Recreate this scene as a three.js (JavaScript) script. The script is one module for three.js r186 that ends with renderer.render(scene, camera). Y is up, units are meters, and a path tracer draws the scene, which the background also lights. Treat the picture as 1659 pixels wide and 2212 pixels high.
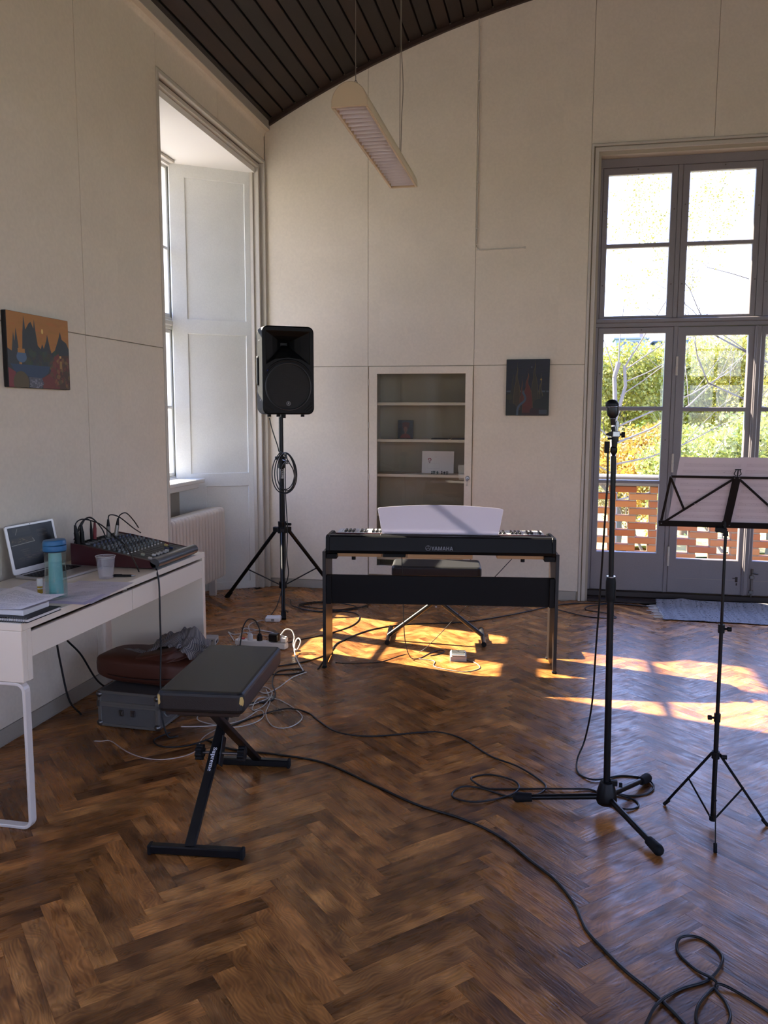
import * as THREE from 'three';
import { mergeGeometries } from 'three/addons/utils/BufferGeometryUtils.js';
import { ConvexGeometry } from 'three/addons/geometries/ConvexGeometry.js';

// ---------------------------------------------------------------- camera, sky, sun, exposure
const scene = new THREE.Scene();
const camera = new THREE.PerspectiveCamera(63.88, 1659 / 2212, 0.05, 600);
camera.rotation.order = 'YXZ';
camera.position.set(0, 1.5, 0);
camera.rotation.set(THREE.MathUtils.degToRad(-6.84), THREE.MathUtils.degToRad(11.69), THREE.MathUtils.degToRad(0.19));
camera.updateMatrixWorld(true);
const renderer = new THREE.WebGLRenderer({ antialias: true });
renderer.toneMapping = THREE.LinearToneMapping;
renderer.toneMappingExposure = 2.55;
renderer.shadowMap.enabled = true;

// clear spring sky: paler towards the horizon, bluer overhead, the same all round
const SKY_STOPS = [[-90, [0.5, 0.5, 0.48]], [-2, [0.8, 0.85, 0.9]], [0, [1.25, 1.35, 1.5]], [8, [0.9, 1.06, 1.55]], [16, [0.6, 0.82, 1.6]], [30, [0.52, 0.76, 1.65]], [60, [0.46, 0.7, 1.6]], [90, [0.42, 0.66, 1.5]]];
const SKY_GAIN = 1.9;
function skyTexture() {
  const W = 64, H = 512, a = new Float32Array(W * H * 4);
  for (let j = 0; j < H; j++) {
    const el = ((j + 0.5) / H - 0.5) * 180;
    let k = 0; while (k < SKY_STOPS.length - 2 && el > SKY_STOPS[k + 1][0]) k++;
    const t = THREE.MathUtils.smoothstep(el, SKY_STOPS[k][0], SKY_STOPS[k + 1][0]);
    for (let i = 0; i < W; i++) { const o = (j * W + i) * 4; for (let c = 0; c < 3; c++) a[o + c] = SKY_GAIN * (SKY_STOPS[k][1][c] * (1 - t) + SKY_STOPS[k + 1][1][c] * t); a[o + 3] = 1; }
  }
  const t = new THREE.DataTexture(a, W, H, THREE.RGBAFormat, THREE.FloatType);
  t.mapping = THREE.EquirectangularReflectionMapping; t.magFilter = THREE.LinearFilter; t.needsUpdate = true;
  return t;
}
scene.background = skyTexture();
// low sun from the left, slightly behind the back wall
const SUN_DIR = new THREE.Vector3(1, -0.76, 0.27).normalize();
const sun = new THREE.DirectionalLight(new THREE.Color(1, 0.9, 0.72), 16);
sun.name = 'sun'; sun.position.copy(SUN_DIR).multiplyScalar(-40); sun.target.position.set(0, 0, 0);
sun.castShadow = true; sun.shadow.mapSize.set(4096, 4096);
Object.assign(sun.shadow.camera, { left: -14, right: 14, top: 14, bottom: -14, near: 1, far: 90 });
scene.add(sun, sun.target);

// ---------------------------------------------------------------- helpers
function rng(s) { return () => { s = (s + 0x6d2b79f5) | 0; let t = Math.imul(s ^ (s >>> 15), 1 | s); t = (t + Math.imul(t ^ (t >>> 7), 61 | t)) ^ t; return ((t ^ (t >>> 14)) >>> 0) / 4294967296; }; }
const rad = THREE.MathUtils.degToRad, V = (x, y, z) => new THREE.Vector3(x, y, z), PI = Math.PI;
const vec = (p) => (p.isVector3 ? p : new THREE.Vector3(...p));
const used = new Map();
function numbered(name) { const n = used.get(name) ?? 0; used.set(name, n + 1); return n ? `${name}_${String(n).padStart(3, '0')}` : name; }
function tag(o, label, category, group) { o.userData.label = label; if (category) o.userData.category = category; if (group) o.userData.group = group; return o; }
function thing(name, label, category, pos = [0, 0, 0], turn = 0, group) {
  const o = new THREE.Group(); o.name = numbered(name); scene.add(o); o.position.set(...pos); o.rotation.y = turn;
  return tag(o, label, category, group);
}
function plain(g) { // non-indexed, with position, normal and uv only
  const keep = g.userData.keepUV; if (g.index) { g = g.toNonIndexed(); g.userData = { keepUV: keep }; }
  for (const k of Object.keys(g.attributes)) if (!['position', 'normal', 'uv'].includes(k) && !(k === 'color' && keep === 'color')) g.deleteAttribute(k);
  if (!g.attributes.normal) g.computeVertexNormals();
  if (!keep || !g.attributes.uv) {
    const p = g.attributes.position, n = g.attributes.normal, uv = new Float32Array(p.count * 2);
    for (let i = 0; i < p.count; i++) {
      const ax = Math.abs(n.getX(i)), ay = Math.abs(n.getY(i)), az = Math.abs(n.getZ(i));
      if (ay >= ax && ay >= az) { uv[2 * i] = p.getX(i); uv[2 * i + 1] = p.getZ(i); } else if (ax >= az) { uv[2 * i] = p.getZ(i); uv[2 * i + 1] = p.getY(i); } else { uv[2 * i] = p.getX(i); uv[2 * i + 1] = p.getY(i); }
    }
    g.setAttribute('uv', new THREE.BufferAttribute(uv, 2));
  }
  g.userData.keepUV = keep;
  return g;
}
function mg(list) { list = [].concat(list).map(plain); return list.length === 1 ? list[0] : mergeGeometries(list); }
function mesh(name, geo, mat, parent = scene) {
  const m = new THREE.Mesh(Array.isArray(geo) ? mg(geo) : plain(geo), mat);
  m.name = parent === scene ? numbered(name) : name; m.castShadow = m.receiveShadow = true; parent.add(m); return m;
}
function struct(name, parent = scene) { const o = new THREE.Group(); o.name = numbered(name); o.userData.kind = 'structure'; parent.add(o); return o; }
const uniq = (parent, name) => { let n = 0; for (const c of parent.children) if (c.name === name || c.name.startsWith(name + '_0') || c.name.startsWith(name + '_1')|| c.name.startsWith(name + '_2')) n++; return n ? `${name}_${String(n).padStart(3, '0')}` : name; };
function part(parent, name, geo, mat) { const nm = parent.userData.fastNames ? (() => { const c = parent.userData.fastNames; c[name] = (c[name] ?? -1) + 1; return c[name] ? `${name}_${String(c[name]).padStart(3, '0')}` : name; })() : uniq(parent, name); const m = mesh(name, geo, mat, parent); m.name = nm; return m; }
// chamfered box
const boxCache = new Map();
function chamfer(w, h, d, b) {
  const key = [w, h, d, b].map((x) => x.toFixed(5)).join();
  if (boxCache.has(key)) return boxCache.get(key).clone();
  const X = w / 2, Y = h / 2, Z = d / 2; b = Math.min(b, X * 0.9, Y * 0.9, Z * 0.9);
  const pos = [], quad = (...q) => { const [a, c, e, f] = q; pos.push(...a, ...c, ...e, ...a, ...e, ...f); };
  const pt = (s, t, u, k) => [s * (k === 0 ? X : X - b), t * (k === 1 ? Y : Y - b), u * (k === 2 ? Z : Z - b)];
  for (const s of [1, -1]) {
    const o = (q) => (s > 0 ? q : q.reverse());
    quad(...o([pt(s, -1, -1, 0), pt(s, 1, -1, 0), pt(s, 1, 1, 0), pt(s, -1, 1, 0)]));
    quad(...o([pt(-1, s, -1, 1), pt(-1, s, 1, 1), pt(1, s, 1, 1), pt(1, s, -1, 1)]));
    quad(...o([pt(-1, -1, s, 2), pt(1, -1, s, 2), pt(1, 1, s, 2), pt(-1, 1, s, 2)]));
  }
  for (const s of [1, -1]) for (const t of [1, -1]) {
    const o = (q) => (s * t > 0 ? q : q.reverse());
    quad(...o([pt(s, t, -1, 0), pt(s, t, -1, 1), pt(s, t, 1, 1), pt(s, t, 1, 0)]));
    quad(...o([pt(s, -1, t, 2), pt(s, -1, t, 0), pt(s, 1, t, 0), pt(s, 1, t, 2)]));
    quad(...o([pt(-1, s, t, 1), pt(-1, s, t, 2), pt(1, s, t, 2), pt(1, s, t, 1)]));
  }
  for (const s of [1, -1]) for (const t of [1, -1]) for (const u of [1, -1]) {
    const q = [pt(s, t, u, 0), pt(s, t, u, 1), pt(s, t, u, 2)]; if (s * t * u < 0) q.reverse(); pos.push(...q[0], ...q[1], ...q[2]);
  }
  const g = new THREE.BufferGeometry(); g.setAttribute('position', new THREE.Float32BufferAttribute(pos, 3)); g.computeVertexNormals();
  boxCache.set(key, g); return g.clone();
}
const box = (w, h, d, x = 0, y = 0, z = 0, b = 0.002) => chamfer(w, h, d, b).translate(x, y, z);
const span = (x0, x1, y0, y1, z0, z1, b = 0.002) => box(Math.abs(x1 - x0), Math.abs(y1 - y0), Math.abs(z1 - z0), (x0 + x1) / 2, (y0 + y1) / 2, (z0 + z1) / 2, b);
const cyl = (r0, r1, h, x = 0, y = 0, z = 0, seg = 20) => new THREE.CylinderGeometry(r1, r0, h, seg).translate(x, y, z);
function along(g, a, b) { // g built along +y, centred: put from a to b
  a = vec(a); b = vec(b); const d = b.clone().sub(a), m = new THREE.Matrix4().makeRotationFromQuaternion(new THREE.Quaternion().setFromUnitVectors(V(0, 1, 0), d.clone().normalize()));
  return g.applyMatrix4(m).translate((a.x + b.x) / 2, (a.y + b.y) / 2, (a.z + b.z) / 2);
}
const rod = (a, b, r, r2 = r, seg = 14) => along(new THREE.CylinderGeometry(r2, r, vec(a).distanceTo(vec(b)), seg), a, b);
function bar(a, b, w, t, side = [1, 0, 0], c = 0.002) { // flat bar from a to b, w along "side"
  a = vec(a); b = vec(b); const y = b.clone().sub(a), L = y.length(); y.normalize(); const z = vec(side).clone().cross(y).normalize(), x = y.clone().cross(z);
  return chamfer(w, L, t, c).applyMatrix4(new THREE.Matrix4().makeBasis(x, y, z)).translate((a.x + b.x) / 2, (a.y + b.y) / 2, (a.z + b.z) / 2);
}
const curve = (pts, closed = false, tension = 0.5) => new THREE.CatmullRomCurve3(pts.map(vec), closed, 'catmullrom', tension);
const tube = (pts, r, n = 0, seg = 7, closed = false) => new THREE.TubeGeometry(curve(pts, closed), n || Math.max(8, pts.length * 7), r, seg, closed);
const cableGeo = (pts, r, n, seg = 7) => { const c = curve(pts), a = c.getPoint(0), b = c.getPoint(1); return [new THREE.TubeGeometry(c, n || Math.max(10, pts.length * 8), r, seg), new THREE.SphereGeometry(r, seg, 5).translate(a.x, a.y, a.z), new THREE.SphereGeometry(r, seg, 5).translate(b.x, b.y, b.z)]; };
const lathe = (prof, x = 0, y = 0, z = 0, seg = 28) => new THREE.LatheGeometry(prof.map((p) => new THREE.Vector2(p[0], p[1])), seg).translate(x, y, z);
function shapeOf(pts, holes = []) { const s = new THREE.Shape(pts.map((p) => new THREE.Vector2(p[0], p[1]))); for (const h of holes) s.holes.push(new THREE.Path(h.map((p) => new THREE.Vector2(p[0], p[1])))); return s; }
function ext(pts, depth, bevel = 0, holes = [], segs = 1) {
  const g = new THREE.ExtrudeGeometry(shapeOf(pts, holes), { depth: depth - 2 * bevel, bevelEnabled: bevel > 0, bevelThickness: bevel, bevelSize: bevel, bevelOffset: -bevel, bevelSegments: segs, curveSegments: 12 });
  return bevel ? g.translate(0, 0, bevel) : g;
}
const rect = (x0, x1, y0, y1) => [[x0, y0], [x1, y0], [x1, y1], [x0, y1]];
function roundRect(w, h, r, n = 5) { const p = []; for (const [sx, sy, a0] of [[1, -1, -90], [1, 1, 0], [-1, 1, 90], [-1, -1, 180]]) for (let i = 0; i <= n; i++) { const a = rad(a0 + (90 * i) / n); p.push([sx * (w / 2 - r) + r * Math.cos(a), sy * (h / 2 - r) + r * Math.sin(a)]); } return p; }
const circlePts = (r, n = 24, x = 0, y = 0) => Array.from({ length: n }, (_, i) => [x + r * Math.cos((2 * PI * i) / n), y + r * Math.sin((2 * PI * i) / n)]);
const rotX = (g, a) => g.rotateX(a), rotY = (g, a) => g.rotateY(a), rotZ = (g, a) => g.rotateZ(a);

// ---------------------------------------------------------------- textures
function noise2(seed, per) { // tiling value noise
  const r = rng(seed), N = per, a = Float32Array.from({ length: N * N }, () => r());
  return (x, y) => { const xi = Math.floor(x), yi = Math.floor(y), fx = x - xi, fy = y - yi, u = fx * fx * (3 - 2 * fx), w = fy * fy * (3 - 2 * fy); const at = (i, j) => a[(((j % N) + N) % N) * N + (((i % N) + N) % N)]; return (at(xi, yi) * (1 - u) + at(xi + 1, yi) * u) * (1 - w) + (at(xi, yi + 1) * (1 - u) + at(xi + 1, yi + 1) * u) * w; };
}
function dataTex(W, H, fn, srgb = true) {
  const a = new Uint8Array(W * H * 4);
  for (let j = 0; j < H; j++) for (let i = 0; i < W; i++) { const c = fn(i / W, j / H, i, j), o = (j * W + i) * 4; for (let k = 0; k < 3; k++) a[o + k] = Math.max(0, Math.min(255, (Array.isArray(c) ? c[k] : c) * 255)); a[o + 3] = 255; }
  const t = new THREE.DataTexture(a, W, H, THREE.RGBAFormat); if (srgb) t.colorSpace = THREE.SRGBColorSpace; t.wrapS = t.wrapT = THREE.RepeatWrapping; t.magFilter = THREE.LinearFilter; t.minFilter = THREE.LinearMipmapLinearFilter; t.generateMipmaps = true; t.needsUpdate = true; return t;
}
function canvasTex(w, h, draw) { const c = document.createElement('canvas'); c.width = w; c.height = h; const x = c.getContext('2d'); draw(x, w, h); const t = new THREE.CanvasTexture(c); t.colorSpace = THREE.SRGBColorSpace; t.anisotropy = 8; return t; }
const repeatOf = (t, x, y = x) => { const c = t.clone(); c.repeat.set(x, y); c.needsUpdate = true; return c; };
const std = (color, roughness = 0.6, more = {}) => new THREE.MeshStandardMaterial({ color, roughness, ...more });
const phys = (color, roughness = 0.5, more = {}) => new THREE.MeshPhysicalMaterial({ color, roughness, ...more });
const lin = (r, g, b) => new THREE.Color().setRGB(r, g, b);
const hash = (x) => { const s = Math.sin(x * 127.1) * 43758.5453; return s - Math.floor(s); };

// oak: u runs along the grain; one tile is 0.93 m square, 14 strips each with its own figure
const oakTex = (() => {
  const nA = noise2(11, 64), nB = noise2(12, 256), nC = noise2(13, 32), nD = noise2(14, 128);
  return [
    (u, v) => {
      const s = Math.floor(v * 14), w = v * 14 - s, h1 = hash(s + 0.3), h2 = hash(s + 5.7);
      const uu = u * 8, warp = (nC(uu * 2 + s * 7, w * 2 + s * 3) - 0.5) * 2;
      const fig = Math.abs(w - 0.5 - (h1 - 0.5) * 0.9 + warp * 0.35);
      const ring = 0.5 + 0.5 * Math.sin((fig * (16 + 16 * h2) + nC(uu, s * 5 + w) * 5) * 2);
      const fibre = nB(u * 32, v * 256 * 1) * 0.6 + nD(u * 16, v * 128 + s) * 0.4;
      const blotch = nA(u * 16 + s * 3, v * 16 + s * 9), dark = Math.pow(nC(u * 8 + s * 13, v * 32 + s * 3), 3);
      let t = 0.52 + 0.18 * (ring - 0.5) + 0.38 * (fibre - 0.5) + 0.5 * (blotch - 0.5) - 0.45 * dark;
      const kx = hash(s * 3 + 1) * 1, ky = 0.3 + 0.4 * hash(s * 3 + 2), kd = Math.hypot((u - kx) * 14, (w - ky)); // a knot in some strips
      if (hash(s * 3 + 9) > 0.45 && kd < 0.34) t -= 0.34 * (0.5 + 0.5 * Math.cos(kd * 34)) * (1 - kd / 0.34);
      t = Math.max(0.05, Math.min(1, t));
      return [0.29 + 0.41 * t, 0.185 + 0.33 * t, 0.105 + 0.225 * t];
    },
    (u, v) => { const s = Math.floor(v * 14), f = nB(u * 32, v * 256) * 0.55 + nD(u * 16, v * 128 + s) * 0.25 + nA(u * 48, v * 16 + s * 9) * 0.2; return f; },
    (u, v) => 0.3 + 0.5 * nD(u * 16, v * 128) + 0.3 * nA(u * 24, v * 24),
  ];
})();

// ---------------------------------------------------------------- materials
const nW = noise2(31, 128), nW2 = noise2(32, 16);
const weaveBump = dataTex(256, 256, (u, v, i, j) => 0.5 + 0.22 * (((i >> 1) + (j >> 1)) % 2 ? 1 : -1) * nW(u * 64, v * 64) + 0.3 * (nW(u * 128, v * 128) - 0.5), false);
const speck = dataTex(256, 256, (u, v) => { const t = 0.965 + 0.02 * nW2(u * 8, v * 8) + 0.03 * (nW(u * 128, v * 128) - 0.5); return [t, t, t]; });
const roughGrain = dataTex(256, 256, (u, v) => 0.5 + 0.5 * nW(u * 128, v * 128), false);
const M = {};
M.wall = std('#ded2be', 0.85, { map: repeatOf(speck, 0.7), bumpMap: repeatOf(weaveBump, 3.2), bumpScale: 0.0006 });
M.wallCore = std('#a99e8b', 0.9);
M.trim = std('#c4bcae', 0.45, { map: repeatOf(speck, 1.1) });
M.trimWhite = std('#e0e0da', 0.42, { map: repeatOf(speck, 1.3) });
M.shadedDoorPaint = std('#837c7e', 0.4, { map: repeatOf(speck, 1.7) });  // door paint with its backlit shade mixed into the colour
M.plaster = std('#e4e2dc', 0.9);
M.base = std('#a49c8e', 0.5, { map: repeatOf(speck, 2) });
M.sill = std('#22140d', 0.45);
M.glass = phys('#ffffff', 0.0, { transmission: 1, thickness: 0, ior: 1.5 });
M.black = phys('#0a0a0b', 0.42, { specularIntensity: 0.5 });
M.blackMetal = phys('#0c0c0e', 0.36, { specularIntensity: 0.55 });
M.blackMatte = phys('#0a0a0b', 0.62, { specularIntensity: 0.5 });
M.rubber = phys('#0e0e0f', 0.75, { specularIntensity: 0.5 });
M.cable = std('#0b0b0c', 0.5);
M.cableWhite = std('#cfc8bf', 0.5);
M.chrome = phys('#8d8f94', 0.25, { metalness: 1 });
M.steel = phys('#6d6b69', 0.3, { metalness: 0.9 });
M.white = std('#e2d6c2', 0.4);
M.whitePlastic = std('#dad6ce', 0.35);
M.paper = std('#d9d6da', 0.85, { side: THREE.DoubleSide });
M.leather = phys('#0a0b0b', 0.5, { bumpMap: repeatOf(roughGrain, 9), bumpScale: 0.0006 });
// ---------------------------------------------------------------- the room
const XL = -2.4, XR = 5.4, ZB = -6.7, ZF = 4.3, AX = 1.5, AY = -3.39, AR = 8.21;
const arcY = (x) => AY + Math.sqrt(AR * AR - (x - AX) ** 2);

// herringbone oak floor
{
  const floor = struct('floor'); floor.userData.fastNames = {};
  part(floor, 'subfloor', span(XL - 0.95, XR + 0.1, -0.16, -0.0125, ZB - 0.3, ZF + 0.1), std('#2e1c11', 0.9));
  const L = 0.455, W = 0.065, r = rng(5), gap = 0.0002, ch = 0.0009, T = 0.0125;
  const tones = [[1, 1, 1], [0.66, 0.63, 0.6], [0.82, 0.8, 0.8], [1.22, 1.22, 1.14], [0.58, 0.54, 0.52], [1.12, 1.04, 0.95], [0.9, 0.83, 0.72]];
  const shared = { map: oakTex0(), bumpMap: dataTex(1024, 1024, oakTex[1], false), bumpScale: 0.00055, roughnessMap: dataTex(256, 256, oakTex[2], false), roughness: 0.46, specularIntensity: 0.62 };
  function oakTex0() { return dataTex(1024, 1024, oakTex[0]); }
  const base = new THREE.Color().setRGB(1.7, 1.5, 1.12);
  const plankMats = tones.map((t) => phys(new THREE.Color(base.r * t[0], base.g * t[1], base.b * t[2]), 0.4, shared));
  const stuffMat = phys('#ffffff', 0.4, { ...shared, vertexColors: true });
  function plankGeo(s, uo) {
    const l = L / 2 - gap, w = W / 2 - gap, pos = [], uv = [];
    const U = (x, z) => [uo + (x + L / 2) / 0.93, (s + 0.06 + 0.88 * ((z + W / 2) / W)) / 14];
    const P = (sx, sz, k) => [sx * l, k ? -T : 0, sz * w];
    const quad = (a, b, c, d) => { for (const q of [a, b, c, a, c, d]) { pos.push(...q); uv.push(...U(q[0], q[2])); } };
    quad(P(-1, -1, 0), P(-1, 1, 0), P(1, 1, 0), P(1, -1, 0));
    const ring = [[-1, -1], [-1, 1], [1, 1], [1, -1]];
    for (let i = 0; i < 4; i++) { const a = ring[i], b = ring[(i + 1) % 4]; quad(P(...a, 0), P(...a, 1), P(...b, 1), P(...b, 0)); }
    const g = new THREE.BufferGeometry(); g.setAttribute('position', new THREE.Float32BufferAttribute(pos, 3)); g.setAttribute('uv', new THREE.Float32BufferAttribute(uv, 2)); g.computeVertexNormals(); g.userData.keepUV = true; return g;
  }
  const variants = []; for (let s = 0; s < 14; s++) for (const uo of [0, 0.5]) variants.push(plankGeo(s, uo));
  const list = [], q = Math.SQRT1_2, X0 = -1.138, Z0 = -1.724;
  const inside = (x, z) => (x > XL - 0.12 && x < XR + 0.1 && z > ZB - 0.1 && z < ZF + 0.1) || [-5.75, -1.35, 3.05].some((c) => x > XL - 0.85 && x < XL && Math.abs(z - c) < 0.95);
  for (let k = -160; k < 200; k++) for (let m = -20; m < 20; m++) for (const kind of [0, 1]) {
    const p0 = k * W + m * L, q0 = k * W - m * L, p = kind ? p0 + W / 2 : p0 + L / 2, qq = kind ? q0 + W + L / 2 : q0 + W / 2;
    const x = X0 + (p - qq) * q, z = Z0 - (p + qq) * q; if (!inside(x, z)) continue;
    const c = V(x, 0, z).project(camera); const f = V(x, 0, z).sub(camera.position), seen = c.z < 1 && Math.abs(c.x) < 1.08 && Math.abs(c.y) < 1.12;
    list.push({ x, z, turn: kind ? -PI * 0.25 : PI * 0.25, size: seen ? 1 / f.lengthSq() ** 1.5 : 0, v: Math.floor(r() * variants.length), t: Math.floor(r() * tones.length), flip: r() < 0.5, tx: (r() - 0.5) * 0.0014, tz: (r() - 0.5) * 0.005, dy: (r() - 0.5) * 0.0005 });
  }
  list.sort((a, b) => b.size - a.size);
  const rest = [], m4 = new THREE.Matrix4(), e = new THREE.Euler();
  list.forEach((o, i) => {
    e.set(o.tz, o.turn + (o.flip ? PI : 0), o.tx, 'YXZ');
    if (i < 300) { const m = part(floor, 'plank', variants[o.v], plankMats[o.t]); m.position.set(o.x, o.dy, o.z); m.rotation.copy(e); return; }
    const g = variants[o.v].clone().applyMatrix4(m4.makeRotationFromEuler(e).setPosition(o.x, o.dy, o.z)), t = tones[o.t], n = g.attributes.position.count, col = new Float32Array(n * 3);
    for (let j = 0; j < n; j++) { col[3 * j] = base.r * t[0]; col[3 * j + 1] = base.g * t[1]; col[3 * j + 2] = base.b * t[2]; }
    g.setAttribute('color', new THREE.BufferAttribute(col, 3)); g.userData.keepUV = 'color'; rest.push(g);
  });
  const f = part(floor, 'plank_field', rest, stuffMat); f.userData.kind = 'stuff';
}

// back wall: core with openings, cladding panels with open joints
const DX0 = 0.29, DX1 = 2.69;
{
  const w = struct('wall_back');
  part(w, 'core', ext([[-3.4, -0.16], [XR + 0.3, -0.16], [XR + 0.3, 5.0], [-3.4, 5.0]], 0.3, 0, [rect(DX0, DX1, -0.1, 3.45), rect(-1.5, -0.672, 0.16, 1.87)]).translate(0, 0, ZB - 0.312), M.wallCore);
  const edges = [[-2.398, -1.526], [-1.5235, -0.6545], [-0.652, 0.2135], [0.216, 1.0905], [1.093, 1.887], [1.8895, 2.764], [2.7665, 3.63], [3.6325, 4.5], [4.5025, 5.398]];
  edges.forEach(([a, b], i) => {
    const over = i >= 3 && i <= 5, y0 = over ? 3.535 : 1.888, top = []; for (let k = 6; k >= 0; k--) { const x = a + ((b - a) * k) / 6; top.push([x, arcY(x) - 0.006]); }
    part(w, 'panel', ext([[a, y0], [b, y0], ...top], 0.012, 0.0015).translate(0, 0, ZB - 0.012), M.wall);
    if (!over && i !== 1) part(w, 'panel', ext(rect(a, b, 0.076, 1.884), 0.012, 0.0015).translate(0, 0, ZB - 0.012), M.wall);
  });
  const b = struct('baseboard_back');
  part(b, 'board', span(-2.398, 0.2, 0, 0.073, ZB - 0.0118, ZB - 0.004), M.base);
  part(b, 'board', span(2.78, XR, 0, 0.073, ZB - 0.0118, ZB - 0.004), M.base);
}
// moulded casing round the French door
{
  const t = struct('trim_1'), C = (DX0 + DX1) / 2;
  const ring = (x0, y1, w, z0, z1, mat, name) => { const X0 = x0, X1 = 2 * C - x0; part(t, name, ext([[X0, 0], [X0 + w, 0], [X0 + w, y1 - w], [X1 - w, y1 - w], [X1 - w, 0], [X1, 0], [X1, y1], [X0, y1]], z1 - z0, 0.003).translate(0, 0, z0), mat); };
  ring(0.2155, 3.532, 0.019, ZB - 0.01, ZB + 0.012, M.trim, 'outer_bead');
  ring(0.241, 3.507, 0.03, ZB - 0.03, ZB + 0.004, M.trim, 'moulding');
  ring(0.262, 3.486, 0.022, ZB - 0.06, ZB - 0.014, M.trim, 'moulding');
  ring(0.236, 3.512, 0.052, ZB - 0.13, ZB - 0.05, M.trim, 'jamb_lining');
}
// French door with sidelights and four upper lights
{
  const d = struct('door_1'), z0 = -6.885, z1 = -6.82, dep = z1 - z0, C = 1.49;
  const paneM = M.glass;
  function sash(parent, name, x0, x1, y0, y1, holes, zf = z1, thick = 0.05, mat = M.shadedDoorPaint) {
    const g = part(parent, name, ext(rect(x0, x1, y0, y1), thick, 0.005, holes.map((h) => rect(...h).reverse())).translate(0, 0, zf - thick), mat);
    for (const h of holes) { const p = part(g, 'pane', new THREE.PlaneGeometry(h[1] - h[0] + 0.004, h[3] - h[2] + 0.004).translate((h[0] + h[1]) / 2, (h[2] + h[3]) / 2, zf - thick * 0.6), paneM); }
    return g;
  }
  const mir = (h) => [2 * C - h[1], 2 * C - h[0], h[2], h[3]];
  // frame: head, outer posts, mullions, transom
  part(d, 'frame_head', span(DX0, DX1, 3.385, 3.452, z0, z1 + 0.004, 0.003), M.shadedDoorPaint);
  for (const x of [DX0, 2 * C - DX0 - 0.022]) part(d, 'frame_post', span(x, x + 0.022, 0.077, 3.385, z0, z1 + 0.003, 0.003), M.shadedDoorPaint);
  for (const [a, b] of [[0.868, 0.9], [1.466, 1.514], [2.08, 2.112]]) part(d, 'mullion', span(a, b, 2.245, 3.385, z0, z1 + 0.001, 0.003), M.shadedDoorPaint);
  for (const [a, b] of [[0.884, 0.914], [2.066, 2.096]]) part(d, 'mullion', span(a, b, 0.077, 2.213, z0, z1 + 0.001, 0.003), M.shadedDoorPaint);
  part(d, 'transom', [span(DX0, DX1, 2.211, 2.243, z0, z1 + 0.02, 0.006), span(DX0, DX1, 2.178, 2.211, z0, z1 + 0.008, 0.003)], M.shadedDoorPaint);
  part(d, 'bottom_rail', span(DX0, DX1, 0.03, 0.0765, z0 - 0.05, z1 + 0.03, 0.004), M.sill);
  // upper lights
  const up = [[0.3125, 0.868, 0.356, 0.8185], [0.9005, 1.4655, 0.953, 1.4195]];
  for (const m of [false, true]) for (const [a, b, c, e] of up) {
    const f = (h) => (m ? mir(h) : h), o = f([a, b, 2.2435, 3.3845]);
    sash(d, 'upper_sash', o[0], o[1], o[2], o[3], [f([c, e, 2.266, 2.784]), f([c, e, 2.815, 3.331])]);
  }
  // side lights and door leaves
  for (const m of [false, true]) {
    const f = (h) => (m ? mir(h) : h), o = f([0.3125, 0.8835, 0.078, 2.1775]);
    sash(d, 'side_light', o[0], o[1], o[2], o[3], [f([0.358, 0.823, 0.392, 0.95]), f([0.358, 0.823, 0.976, 1.529]), f([0.358, 0.823, 1.561, 2.13])]);
    const q = f([0.9145, 1.4885, 0.08, 2.175]);
    const leaf = sash(d, 'door_leaf', q[0], q[1], q[2], q[3], [f([0.976, 1.436, 0.357, 0.95]), f([0.976, 1.432, 0.976, 1.524]), f([0.976, 1.428, 1.558, 2.108])], z1 + 0.006, 0.055);
    const hx = m ? 2 * C - 0.9145 : 0.9145;
    for (const [a, b] of [[0.295, 0.453], [1.046, 1.193], [1.802, 1.948]]) part(leaf, 'hinge', [rod([hx, a, z1 + 0.014], [hx, (a + b) / 2 - 0.001, z1 + 0.014], 0.009), rod([hx, (a + b) / 2 + 0.001, z1 + 0.014], [hx, b, z1 + 0.014], 0.009)], M.trim);
    part(leaf, 'split_board', span(Math.min(...f([0.985, 1.43, 0, 0]).slice(0, 2)), Math.max(...f([0.985, 1.43, 0, 0]).slice(0, 2)), 0.1985, 0.2, z1 + 0.005, z1 + 0.0063, 0.0003), M.wallCore);
  }
  part(d, 'astragal', [span(1.47, 1.518, 0.082, 2.174, z1 + 0.006, z1 + 0.026, 0.006), span(1.482, 1.49, 0.082, 2.174, z1 + 0.022, z1 + 0.034, 0.003)], M.shadedDoorPaint);
  part(d, 'bolt', [rod([1.545, 0.06, z1 + 0.022], [1.545, 0.3, z1 + 0.022], 0.007), span(1.53, 1.56, 0.1, 0.125, z1 + 0.006, z1 + 0.03), span(1.53, 1.56, 0.22, 0.245, z1 + 0.006, z1 + 0.03), rod([1.545, 0.265, z1 + 0.026], [1.585, 0.262, z1 + 0.05], 0.006)], M.steel);
  // chipped paint round the old lock at the foot of the leaf
  part(d, 'broken_latch', [span(1.425, 1.444, 0.185, 0.225, z1 + 0.004, z1 + 0.008, 0.001), span(1.405, 1.425, 0.212, 0.218, z1 + 0.004, z1 + 0.0075, 0.001), span(1.432, 1.442, 0.158, 0.176, z1 + 0.004, z1 + 0.0075, 0.001)], std('#2b211a', 0.8));
  const dots = []; for (const [x, y] of [[0.57, 3.365], [1.2, 3.365], [0.333, 3.06], [0.333, 2.5], [0.845, 3.06], [0.845, 2.5], [0.925, 3.09], [0.925, 2.5], [1.45, 3.06], [1.45, 2.52], [1.53, 3.1], [1.53, 2.5], [0.333, 1.82], [0.853, 1.3], [0.64, 2.155], [0.945, 1.7]]) dots.push(new THREE.CylinderGeometry(0.0055, 0.0055, 0.002, 12).rotateX(PI / 2).translate(x, y, z1 + 0.002));
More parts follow.
